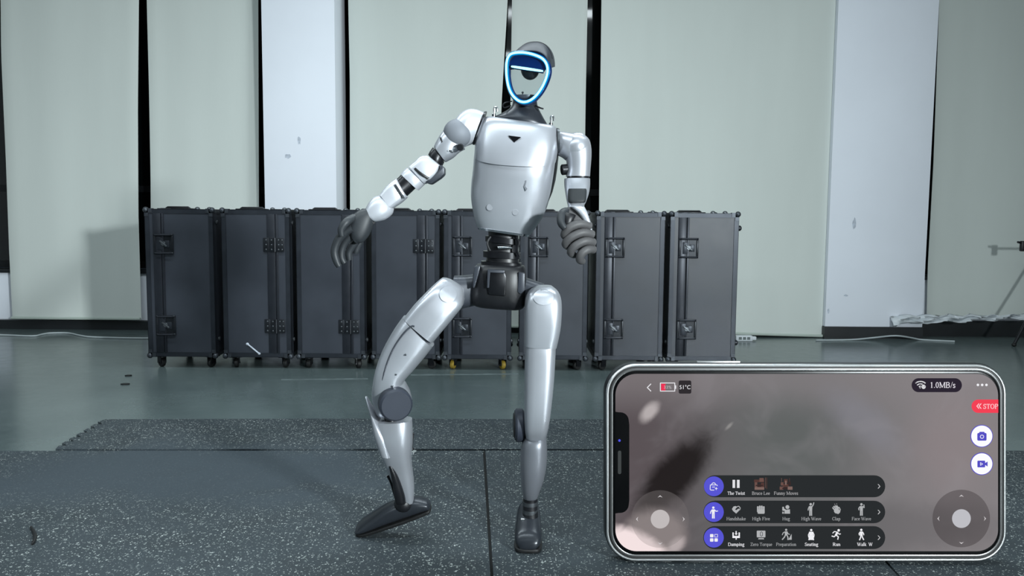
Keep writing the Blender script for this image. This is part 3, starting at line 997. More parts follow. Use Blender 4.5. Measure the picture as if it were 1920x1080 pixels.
rp('thumb', tube([P(664, 408, LY - 0.10), P(650, 416, LY - 0.125), P(640, 430, LY - 0.13), P(641, 443, LY - 0.13)], [0.010, 0.0105, 0.0095, 0.007], 10, 4), M['hand_dark'], hl)

# waist and pelvis
BYR = 2.13
wst = rp('waist', lr([(915, 432, 972, 440, BYR, 0.040), (916, 446, 972, 452, BYR, 0.040), (914, 462, 972, 466, BYR, 0.036), (912, 486, 973, 490, BYR, 0.040), (903, 500, 978, 504, BYR, 0.044)], 28, 3), M['black'])
for xl, yl, xr, yr, hh, hd in ((910, 442, 974, 449, 10, 0.046), (906, 470, 976, 474, 11, 0.046), (902, 489, 978, 493, 9, 0.048)):
    rp('waist_disc', lr([(xl, yl, xr, yr, BYR, hd, 3), (xl, yl + hh, xr, yr + hh, BYR, hd, 3)], 28, 1, 0.002, 0.002), M['black_metal'], wst)
rp('waist_bolt', lr([(933, 461, 934, 468, BYR - 0.046, 0.006), (945, 461, 945, 467, BYR - 0.046, 0.006), (960, 463, 960, 467, BYR - 0.044, 0.005)], 12, 1), M['chrome'], wst)
rp('waist_cable', tube([P(968, 444, BYR - 0.05), P(973, 455, BYR - 0.055), P(970, 468, BYR - 0.055), P(974, 480, BYR - 0.05)], 0.003, 8), M['black'], wst)
rp('waist_cable', tube([P(920, 444, BYR - 0.05), P(914, 456, BYR - 0.055), P(919, 470, BYR - 0.055)], 0.003, 8), M['black'], wst)
pel = rp('pelvis', lr([(895, 495, 983, 498, BYR, 0.050), (889, 505, 986, 506, BYR, 0.060), (885, 530, 987, 532, BYR, 0.066), (882, 555, 986, 558, BYR, 0.064), (885, 568, 983, 574, BYR, 0.056), (892, 573, 978, 579, BYR, 0.046)], 32, 3, 0.002, 0.004, 3.2), M['black'])
rp('pelvis_panel', prism([P(x, y, BYR - 0.072) for x, y in ((913, 506), (946, 508), (950, 520), (948, 556), (916, 553), (911, 520))], (0, 0.05, 0), 0.004), M['black_metal'], pel)
rp('pelvis_bracket', prism([P(x, y, BYR - 0.077) for x, y in ((914, 505), (946, 507), (946, 513), (919, 511), (917, 540), (913, 540))], (0, 0.02, 0), 0.0015), M['graphite'], pel)
rp('pelvis_side', prism([P(x, y, BYR - 0.060) for x, y in ((889, 500), (901, 498), (898, 512), (890, 540), (886, 540))], (0, 0.04, 0), 0.003), M['graphite'], pel)
rp('pelvis_side', prism([P(x, y, BYR - 0.062) for x, y in ((972, 510), (984, 512), (984, 545), (976, 552), (970, 548))], (0, 0.04, 0), 0.003), M['graphite'], pel)
rp('hip_yoke', lr([(893, 514, 893, 572, BYR + 0.01, 0.042), (872, 516, 868, 578, BYR + 0.005, 0.044), (852, 517, 850, 580, BYR - 0.005, 0.040)], 24, 2, 0.002, 0.004, 3), M['graphite'])
rp('hip_yoke', lr([(978, 518, 978, 572, BYR + 0.01, 0.044), (1000, 525, 1000, 580, BYR + 0.005, 0.044), (1020, 532, 1020, 580, BYR, 0.036)], 24, 2, 0.002, 0.004, 3), M['graphite'])

def front_at(rows, px, py, e=2.8, sub=80):
    best = None
    for r in spline([list(map(float, q[:6])) for q in rows], sub):
        xl, yl, xr, yr, Y, hd = r
        dx, dy = (xr - xl) / 2, (yr - yl) / 2
        q = dx * dx + dy * dy
        mx_, my_ = px - (xl + xr) / 2, py - (yl + yr) / 2
        s_ = (mx_ * dx + my_ * dy) / q
        dist = abs(mx_ * dy - my_ * dx) / math.sqrt(q)
        if abs(s_) < 1 and (best is None or dist < best[0]):
            best = (dist, Y - hd * (1 - abs(s_) ** e) ** (1 / e))
    return best[1]


def patch(rows, cx, cy, rx, ry, e, lift=0.0014, n=28, m=4):
    """oval plate lying on the front of a lofted limb."""
    V = [P(cx, cy, front_at(rows, cx, cy, e) - lift)]
    F = []
    for j in range(1, m + 2):
        q = min(j, m) / m
        for k in range(n):
            a = 2 * math.pi * k / n
            x, y = cx + rx * q * math.cos(a), cy + ry * q * math.sin(a)
            V.append(P(x, y, front_at(rows, x, y, e) - (lift * (1 - 0.3 * q) if j <= m else -0.003)))
    for k in range(n):
        F.append((0, 1 + k, 1 + (k + 1) % n))
    for j in range(m):
        for k in range(n):
            k2 = (k + 1) % n
            F.append((1 + j * n + k, 1 + (j + 1) * n + k, 1 + (j + 1) * n + k2, 1 + j * n + k2))
    return V, F


# leg on the image right (nearly straight)
RY = 2.09
throws = [(1004, 537, 1036, 537, RY, 0.030), (992, 545, 1047, 547, RY - 0.006, 0.046), (985, 560, 1052, 563, RY - 0.010, 0.054), (983.5, 585, 1052.5, 588, RY - 0.012, 0.056),
                           (983.5, 615, 1050, 618, RY - 0.012, 0.055), (983.5, 646, 1043, 650, RY - 0.012, 0.052)]
th = rp('thigh_shell', lr(throws, 48, 3, 0.004, 0.0, 4.0), M['silver'])
rp('hip_cap', patch(throws, 1019, 557, 19, 15, 4.0), M['silver_light'], th)
rp('thigh_lower', lr([(985.5, 644, 1041.5, 648, RY - 0.012, 0.050), (984.5, 660, 1041, 664, RY - 0.014, 0.052), (983.5, 700, 1039, 704, RY - 0.018, 0.052), (983, 745, 1035, 748, RY - 0.022, 0.050),
                      (983, 780, 1031, 782, RY - 0.024, 0.046), (984, 805, 1026, 806, RY - 0.022, 0.040), (986, 820, 1021, 820, RY - 0.016, 0.032)], 48, 3, 0.0, 0.006, 3.6), M['silver'])
rp('knee_lobe', lr([(1008, 780, 1030, 780, RY + 0.03, 0.030), (1008, 800, 1029, 800, RY + 0.03, 0.032), (1006, 818, 1025, 818, RY + 0.025, 0.026)], 20, 3, 0.01, 0.01), M['silver_dark'])
km = rp('knee_motor', cyl(P(973.5, 797, RY + 0.005), (1, 0.06, 0), 0.0445, 0.024, 32, 0.005), M['knee'])
rp('knee_cover', cyl(P(967, 797, RY + 0.005), (1, 0.06, 0), 0.036, 0.012, 32, 0.004), M['black'], km)
rp('knee_axle', cyl(P(988, 800, RY + 0.005), (1, 0, 0), 0.030, 0.03, 24), M['black_metal'], km)
rp('shin', lr([(985, 816, 1024, 814, RY - 0.008, 0.030), (979, 828, 1025, 828, RY - 0.008, 0.042), (976, 850, 1026, 850, RY - 0.006, 0.046), (975.5, 876, 1024, 876, RY - 0.004, 0.046),
               (976.5, 900, 1019, 900, RY, 0.042), (978.5, 920, 1012, 920, RY + 0.004, 0.036), (981, 932, 1008, 932, RY + 0.006, 0.028)], 32, 3, 0.004, 0.004, 2.4), M['silver_dark'])
ak = rp('ankle', lr([(981, 928, 1008, 928, RY + 0.008, 0.026), (980, 950, 1008, 950, RY + 0.008, 0.026), (979, 974, 1010, 974, RY + 0.006, 0.028)], 24, 2), M['black'])
for yb in (938, 953):
    rp('ankle_band', lr([(979.5, yb, 1008.5, yb, RY + 0.008, 0.0275), (979.5, yb + 7, 1008.5, yb + 7, RY + 0.008, 0.0275)], 24, 1), M['steel'], ak)
rp('ankle_bolt', cyl(P(980, 975, RY - 0.02), (1, 0, 0), 0.006, 0.01, 12), M['chrome'], ak)


def foot(toe, heel, up, w0, low=False, name='foot'):
    """foot from toe point to heel point (world, on the sole line), up = sole normal."""
    toe, heel, up = Vector(toe), Vector(heel), Vector(up).normalized()
    d = (heel - toe)
    L = d.length
    d = d.normalized()
    sd = d.cross(up).normalized()
    prof = [(0.00, 0.76, 0.036), (0.06, 0.94, 0.050), (0.2, 1.0, 0.062), (0.42, 0.96, 0.078), (0.60, 0.90, 0.092), (0.74, 0.82, 0.088), (0.88, 0.72, 0.066), (1.0, 0.58, 0.044)]
    if low: prof = [(t, wv, h) for (t, wv, _), h in zip(prof, (0.018, 0.024, 0.034, 0.050, 0.056, 0.054, 0.050, 0.034))]
    S, Q = [], []
    for t, wv, h in prof:
        c = toe + d * (L * t)
        z = Vector((0, 0, 0))
        S.append([c + up * (0.010 + (h - 0.010) / 2), sd * (w0 * wv), up * ((h - 0.010) / 2), 2.6, z])
        Q.append([c + up * 0.0065, sd * (w0 * wv * 1.03), up * 0.0062, 4.0, z])
    f = rp(name, loft(S, 24, 3, 0.008, 0.008), M['shoe'])
    rp('sole', loft(Q, 20, 3, 0.006, 0.006), M['rubber'], f)
    return f, d, sd, up


tp = G(990, 1040)
foot((tp.x, tp.y + 0.008, 0.0006), (tp.x + 0.006, tp.y + 0.205, 0.0006), (0, 0, 1), 0.036)

# leg on the image left (bent, turned outwards, heel lifted)
LG = 2.09
t2rows = [(826, 523, 870, 545, LG, 0.030), (812, 535, 869, 570, LG - 0.01, 0.046), (795, 552, 853, 592, LG - 0.016, 0.052), (778, 570, 835, 614, LG - 0.02, 0.053), (759, 594, 813, 640, LG - 0.024, 0.052)]
t2 = rp('thigh_shell', lr(t2rows, 48, 3, 0.012, 0.0, 4.0), M['silver'])
rp('hip_cap', patch(t2rows, 840, 552, 16, 15, 4.0), M['silver_light'], t2)
t3rows = [(757, 592, 813, 648, LG - 0.024, 0.054), (740, 616, 796, 670, LG - 0.028, 0.055), (719, 654, 773, 697, LG - 0.032, 0.054), (706, 690, 757, 716, LG - 0.036, 0.052), (699, 726, 757, 736, LG - 0.036, 0.048),
                           (699, 750, 764, 752, LG - 0.032, 0.042), (706, 775, 757, 778, LG - 0.026, 0.034)]
t3 = rp('thigh_lower', lr(t3rows, 36, 3, 0.0, 0.010, 2.8), M['silver'])
rp('panel_groove', tube([P(x, y, front_at(t3rows, x, y)) for x, y in ((777, 612), (771, 612), (757, 625), (742, 646), (730, 670), (720, 700), (714, 730), (712, 748))], 0.0022, 8), M['graphite'], t3)
for x, y in ((761, 665), (743, 702), (736, 724)):
    rp('screw', cyl(P(x, y, LG - 0.086), (0.1, 1, 0.1), 0.0022, 0.008, 10), M['steel'], t3)
rp('knee_lobe', lr([(742, 716, 760, 720, LG - 0.03, 0.040), (744, 730, 768, 736, LG - 0.03, 0.044), (744, 750, 772, 752, LG - 0.03, 0.044)], 20, 3, 0.004, 0.004), M['silver'])
km2 = rp('knee_motor', cyl(P(741, 757, LG - 0.085), (-0.35, 1, 0.12), 0.0425, 0.034, 36, 0.005), M['knee'])
rp('knee_axle', cyl(P(738, 757, LG - 0.04), (-0.35, 1, 0.12), 0.030, 0.06, 28), M['black_metal'], km2)
rp('knee_gap', lr([(716, 772, 744, 782, LG - 0.03, 0.030), (722, 786, 750, 790, LG - 0.03, 0.030), (726, 800, 750, 800, LG - 0.03, 0.026)], 20, 2, 0.003, 0.003), M['black'])
s2 = rp('shin', lr([(700, 789, 772, 786, LG - 0.03, 0.040), (702, 808, 773, 808, LG - 0.03, 0.044), (706, 828, 773, 832, LG - 0.028, 0.044), (715, 852, 771, 856, LG - 0.022, 0.040), (727, 880, 773, 880, LG - 0.012, 0.034),
                    (738, 908, 776, 906, LG - 0.004, 0.028), (751, 932, 776, 930, LG + 0.002, 0.022), (757, 944, 775, 941, LG + 0.004, 0.018)], 32, 3, 0.003, 0.003, 2.8), M['silver'])
rp('shin_guard', lr([(685, 744, 689, 745, LG - 0.03, 0.008), (690, 760, 697, 761, LG - 0.03, 0.020), (696, 778, 708, 780, LG - 0.032, 0.030), (699, 796, 720, 798, LG - 0.034, 0.038), (702, 816, 732, 818, LG - 0.034, 0.042), (714, 850, 740, 852, LG - 0.03, 0.040)], 24, 3, 0.002, 0.004), M['silver'], s2)
rp('shin_cutout', lr([(729, 873, 737, 873, LG - 0.044, 0.010), (733, 890, 746, 890, LG - 0.040, 0.014), (737, 912, 753, 908, LG - 0.032, 0.016), (739, 930, 759, 928, LG - 0.024, 0.016), (742, 942, 761, 943, LG - 0.02, 0.014)], 18, 3, 0.003, 0.004), M['black'], s2)
rp('ankle_rod', tube([P(727, 892, LG - 0.02), P(734, 906, LG - 0.02), P(742, 934, LG - 0.016)], 0.004, 8), M['black_metal'], s2)
rp('calf_pin', join(tube([P(775, 812, LG), P(772, 838, LG)], 0.0025, 8, 1), ball(P(772, 842, LG), 0.006, 0.006, 0.005, 12, 8)), M['black'], s2)
rp('calf_flange', lr([(766, 846, 781, 846, LG + 0.004, 0.012), (767, 850, 780, 850, LG + 0.004, 0.012)], 14, 1), M['chrome'], s2)
rp('ankle', ball(P(757, 944, LG + 0.004), 0.026, 0.026, 0.024, 20, 12), M['black'])
tl = G(690, 1001)
foot((tl.x - 0.024, tl.y + 0.004, 0.004), P(806, 957, LG + 0.02), (-0.28, -0.30, 0.91), 0.034, True)

# ------------------------------------------------------------------ phone (standing on its long edge, leaning back on a prop)
PX0, PX1, PY0, PY1_ = 1135.0, 1890.0, 681.0, 1055.0
pc = G((PX0 + PX1) / 2, 1056.5, 0.006)
zc = -(CR.transposed() @ (pc - Vector((0, 0, CAM_H)))).z
S = zc / FPX                       # metres per pixel at the phone
ph = bpy.data.objects.new('smartphone', None)
col.objects.link(ph)
ph.matrix_world = Matrix.Translation(pc) @ CR.to_4x4()
tag(ph, 'oversized smartphone standing on its long edge showing a robot control app', 'phone')
PCX, PCY = (PX0 + PX1) / 2, 1056.5


def L2(px, py, z=0.0):
    return Vector(((px - PCX) * S, (PCY - py) * S, z * S))


def php(name, geo, mt, parent=None, smooth=30):
    me = mesh_from(name, geo[0], geo[1], mt, smooth)
    o = bpy.data.objects.new(name, me)
    col.objects.link(o)
    o.parent = parent or ph
    return o


def rr(x0, y0, x1, y1, r, n=10):
    pts = []
    for cx, cy, a0 in ((x1 - r, y0 + r, -90), (x1 - r, y1 - r, 0), (x0 + r, y1 - r, 90), (x0 + r, y0 + r, 180)):
        for k in range(n + 1):
            a = math.radians(a0 + 90 * k / n)
            pts.append((cx + r * math.cos(a), cy + r * math.sin(a)))
    return pts


def rings(prof, cap0=False, cap1=False, n=10):
    """prof: (inset, z) around the phone outline."""
    V, F = [], []
    m = 4 * (n + 1)
    for ins, z in prof:
        for x, y in rr(PX0 + ins, PY0 + ins, PX1 - ins, PY1_ - ins, max(58 - ins, 4), n):
            V.append(L2(x, y, z))
    for i in range(len(prof) - 1):
        for k in range(m):
            k2 = (k + 1) % m
            F.append((i * m + k, i * m + k2, (i + 1) * m + k2, (i + 1) * m + k))
    if cap0: F.append(tuple(range(m - 1, -1, -1)))
    if cap1: F.append(tuple((len(prof) - 1) * m + k for k in range(m)))
    return V, F


M['ph_steel'] = mat('polished_phone_steel', (215, 216, 216), 0.30, 0.9, 0.02, 6)
M['ph_grey'] = mat('grey_phone_band', (112, 112, 112), 0.32, 0.8, 0.02, 6)
M['ph_black'] = mat('black_phone_glass', (3, 3, 4), 0.25, 0.0, 0.05, 6, spec=0.2)
M['ph_line'] = mat('dark_phone_groove', (12, 12, 13), 0.5, 0.0, 0.05, 6)
M['ph_edge'] = mat('dark_phone_edge', (70, 72, 74), 0.35, 0.9, 0.02, 6)
php('outer_edge', rings([(6, -40), (1.5, -37), (0, -33), (0, -8), (0.5, -5.5), (1.8, -3.6)]), M['ph_edge'])
php('outer_frame', rings([(1.6, -4.0), (2.4, -2.4), (4.2, -1.2), (6.0, -1.4), (6.8, -3)]), M['ph_steel'])
php('frame_groove', rings([(6.6, -3.5), (9.4, -3.5)]), M['ph_line'])
php('inner_frame', rings([(8.8, -4), (9.2, -1.4), (11.0, -0.6), (13.4, -0.6), (14.6, -1.2), (14.8, -3)]), M['ph_grey'])
php('back_glass', rings([(6.2, -39.8), (9, -41.5), (14, -42)], False, True), M['ph_black'])
php('bezel', rings([(14.4, -1.6), (15.6, -1.0), (20, -1.0)], False, True), M['ph_black'])
for x0, x1 in ((1310, 1392),):
    php('side_button', box(L2(x0, 683, -24), L2(x1, 678.6, -14), 0.0012), M['ph_steel'])
for x0, x1 in ((1237, 1262), (1291, 1343), (1360, 1411)):
    php('side_button', box(L2(x0, 1058.2, -24), L2(x1, 1053, -14), 0.0012), M['ph_steel'])
# prop behind: from the back down to the mat
pr = php('rear_prop', join(prism([L2(1380, 820, -41), L2(1645, 820, -41), L2(1690, 1052, -150), L2(1335, 1052, -150)], Vector((0, -0.004, -0.012)))), M['ph_black'])

# ---- screen
SX0, SX1, SY0, SY1 = 1154.0, 1871.5, 701.0, 1033.5
m = bpy.data.materials.new('phone_screen_picture')
m.use_nodes = True
nt = NT(m)
nt.n.clear()
out = nt.new('ShaderNodeOutputMaterial')
em_ = nt.new('ShaderNodeEmission')
nt.put(out.inputs[0], em_.outputs[0])
sep = nt.new('ShaderNodeSeparateXYZ')
tcn = nt.new('ShaderNodeTexCoord')
nt.put(sep.inputs[0], tcn.outputs['Object'])
X = nt.math('ADD', nt.math('MULTIPLY', sep.outputs[0], 1 / S), PCX)
Yp = nt.math('SUBTRACT', PCY, nt.math('MULTIPLY', sep.outputs[1], 1 / S))
cmb = nt.new('ShaderNodeCombineXYZ')
nt.put(cmb.inputs[0], nt.math('MULTIPLY', X, 0.01))
nt.put(cmb.inputs[1], nt.math('MULTIPLY', Yp, 0.01))
pv = cmb.outputs[0]
nz = nt.noise(pv, 0.9, 3.0, 0.55, 0.6)
nz2 = nt.noise(pv, 2.6, 3.0, 0.5, 1.2)


def soft(cx, cy, rx, ry, ang, a, b_):
    """soft ellipse mask, 1 inside."""
    ca, sa = math.cos(math.radians(ang)), math.sin(math.radians(ang))
    dx, dy = nt.math('SUBTRACT', X, cx), nt.math('SUBTRACT', Yp, cy)
    u = nt.math('DIVIDE', nt.math('ADD', nt.math('MULTIPLY', dx, ca), nt.math('MULTIPLY', dy, sa)), rx)
    v = nt.math('DIVIDE', nt.math('SUBTRACT', nt.math('MULTIPLY', dy, ca), nt.math('MULTIPLY', dx, sa)), ry)
    d = nt.math('SQRT', nt.math('ADD', nt.math('MULTIPLY', u, u), nt.math('MULTIPLY', v, v)))
    d = nt.math('ADD', d, nt.math('MULTIPLY', nt.math('SUBTRACT', nz2, 0.5), 0.35))
    return nt.math('SUBTRACT', 1.0, nt.step(d, a, b_))


c = nt.mix(nt.step(X, 1180, 1480), lin((90, 82, 85)), lin((106, 107, 108)))
c = nt.mix(nt.step(X, 1480, 1800), c, lin((132, 127, 129)))
c = nt.mix(nt.math('MULTIPLY', nt.math('SUBTRACT', 1.0, nt.step(Yp, 705, 800)), 0.55), c, lin((136, 130, 132)))
c = nt.mix(nt.math('MULTIPLY', soft(1490, 830, 150, 90, 20, 0.2, 1.2), 0.5), c, lin((86, 92, 90)))
c = nt.mix(nt.math('MULTIPLY', soft(1620, 790, 50, 120, -50, 0.2, 1.1), 0.45), c, lin((136, 136, 146)))
c = nt.mix(nt.math('MULTIPLY', soft(1790, 830, 110, 130, 0, 0.2, 1.1), 0.4), c, lin((146, 132, 134)))
c = nt.mix(nt.math('MULTIPLY', soft(1600, 990, 330, 60, 0, 0.4, 1.2), 0.5), c, lin((96, 94, 96)))
c = nt.mix(nt.math('MULTIPLY', nt.step(nz, 0.45, 0.75), 0.22), c, lin((150, 146, 150)))
c = nt.mix(nt.math('MULTIPLY', soft(1262, 894, 138, 52, -47, 0.4, 1.0), 0.94), c, lin((30, 26, 26)))
c = nt.mix(nt.math('MULTIPLY', soft(1218, 772, 30, 16, -48, 0.3, 1.1), 0.9), c, lin((186, 178, 178)))
c = nt.mix(nt.math('MULTIPLY', soft(1367, 799, 12, 4, -45, 0.2, 1.2), 0.6), c, lin((160, 158, 156)))
c = nt.mix(nt.math('MULTIPLY', soft(1230, 1000, 70, 54, 10, 0.55, 1.05), 0.92), c, lin((146, 136, 135)))
c = nt.mix(soft(1190, 1020, 78, 30, 24, 0.5, 1.1), c, lin((244, 226, 226)))
c = nt.mix(nt.math('MULTIPLY', soft(1268, 1022, 26, 16, -40, 0.3, 1.1), 0.7), c, lin((196, 184, 184)))
nt.put(em_.inputs[0], c)
em_.inputs[1].default_value = 1.0
M['screen'] = m


def flat(loop, z):
    return [L2(x, y, z) for x, y in loop], [tuple(range(len(loop)))]


def disc(cx, cy, r, n=32, ry=None):
    ry = ry or r
    return [(cx + r * math.cos(2 * math.pi * k / n), cy + ry * math.sin(2 * math.pi * k / n)) for k in range(n)]


def pline(pts, wd):
    """thick polyline as quads with round-ish joints -> list of loops"""
    loops = []
    for i in range(len(pts) - 1):
        (x0, y0), (x1, y1) = pts[i], pts[i + 1]
        L = math.hypot(x1 - x0, y1 - y0) or 1e-6
        nx, ny = -(y1 - y0) / L * wd / 2, (x1 - x0) / L * wd / 2
        loops.append([(x0 + nx, y0 + ny), (x1 + nx, y1 + ny), (x1 - nx, y1 - ny), (x0 - nx, y0 - ny)])
    for p in pts[1:-1]:
        loops.append(disc(p[0], p[1], wd / 2, 10))
    return loops


def arc(cx, cy, r, a0, a1, n=12):
    return [(cx + r * math.cos(math.radians(a0 + (a1 - a0) * k / n)), cy + r * math.sin(math.radians(a0 + (a1 - a0) * k / n))) for k in range(n + 1)]


# screen outline with the notch on the left
n0, n1, nx_ = 773.0, 962.0, 1180.0
scr = rr(SX0, SY0, SX1, SY1, 40, 12)
notch = [(SX0, n1 + 1)] + [(1160, n1)] + arc(1160 + 3, n1 - 16, 16, 88, 10, 6) + [(nx_, n1 - 24), (nx_, n0 + 24)] + arc(1160 + 3, n0 + 16, 16, -10, -88, 6) + [(1160, n0), (SX0, n0 - 1)]
scr = scr[:3 * 13] + notch + scr[3 * 13:]
screen = php('screen', prism([L2(x, y, -0.7) for x, y in scr], Vector((0, 0, 0.5 * S))), M['screen'], None, 0)
php('camera_lens', cyl(L2(1161.5, 826, -0.5), (0, 0, 1), 2.4 * S, 1.2 * S, 14), mat('blue_lens', (70, 70, 190), 0.1, 0.0))
php('earpiece_slot', prism([L2(x, y, -0.7) for x, y in rr(1158.5, 845, 1165, 889, 3, 5)], Vector((0, 0, 0.5 * S))), mat('earpiece_mesh', (26, 27, 26), 0.7))

EM = {}


def E(c, a=None):
    if c not in EM: EM[c] = emis('screen_ink_%02x%02x%02x' % c, c, 1.0)
    return EM[c]


WHT, GRY, IND, BAR, RED = (240, 240, 244), (172, 174, 176), (88, 86, 212), (42, 45, 47), (244, 66, 86)


def ui(name, loops, c, z=1.0, m_=None):
    g = join(*[flat(l, z) for l in loops])
    me = mesh_from(name, g[0], g[1], m_ or E(c), 0)
    # faces must look out of the screen
    for p in me.polygons:
        if p.normal.z < 0: p.flip()
    o = bpy.data.objects.new(name, me)
    col.objects.link(o)
    o.parent = screen
    return o


# ---- a small serif alphabet drawn with strokes (units of the font size, baseline at 0)
TK, TN = 0.110, 0.060


def g_line(x0, y0, x1, y1, wd): return [pline([(x0, y0), (x1, y1)], wd)[0]]
def g_hser(x, y, hw=0.095): return g_line(x - hw, y, x + hw, y, TN)


def g_stem(x, y0, y1, b=True, t=True, wd=TK):
    r = g_line(x, y0, x, y1, wd)
    if b: r += g_hser(x, y0 + TN / 2)
    if t is True: r += g_hser(x, y1 - TN / 2)
    if t == 'l': r += g_line(x - 0.10, y1 - 0.05, x, y1 - 0.01, TN)
    return r


def g_arc(cx, cy, rx, ry, a0, a1, n=12):
    """bowl: thick at the sides, thin at top and bottom"""
    loops, prev = [], None
    for k in range(n + 1):
        a = math.radians(a0 + (a1 - a0) * k / n)
        wd = TN + (TK - TN) * abs(math.cos(a)) ** 1.5
        ct, s_ = math.cos(a), math.sin(a)
        o_ = (cx + (rx + wd / 2) * ct, cy + (ry + wd / 2) * s_)
        i_ = (cx + (rx - wd / 2) * ct, cy + (ry - wd / 2) * s_)
        if prev: loops.append([prev[0], o_, i_, prev[1]])
        prev = (o_, i_)
    return loops


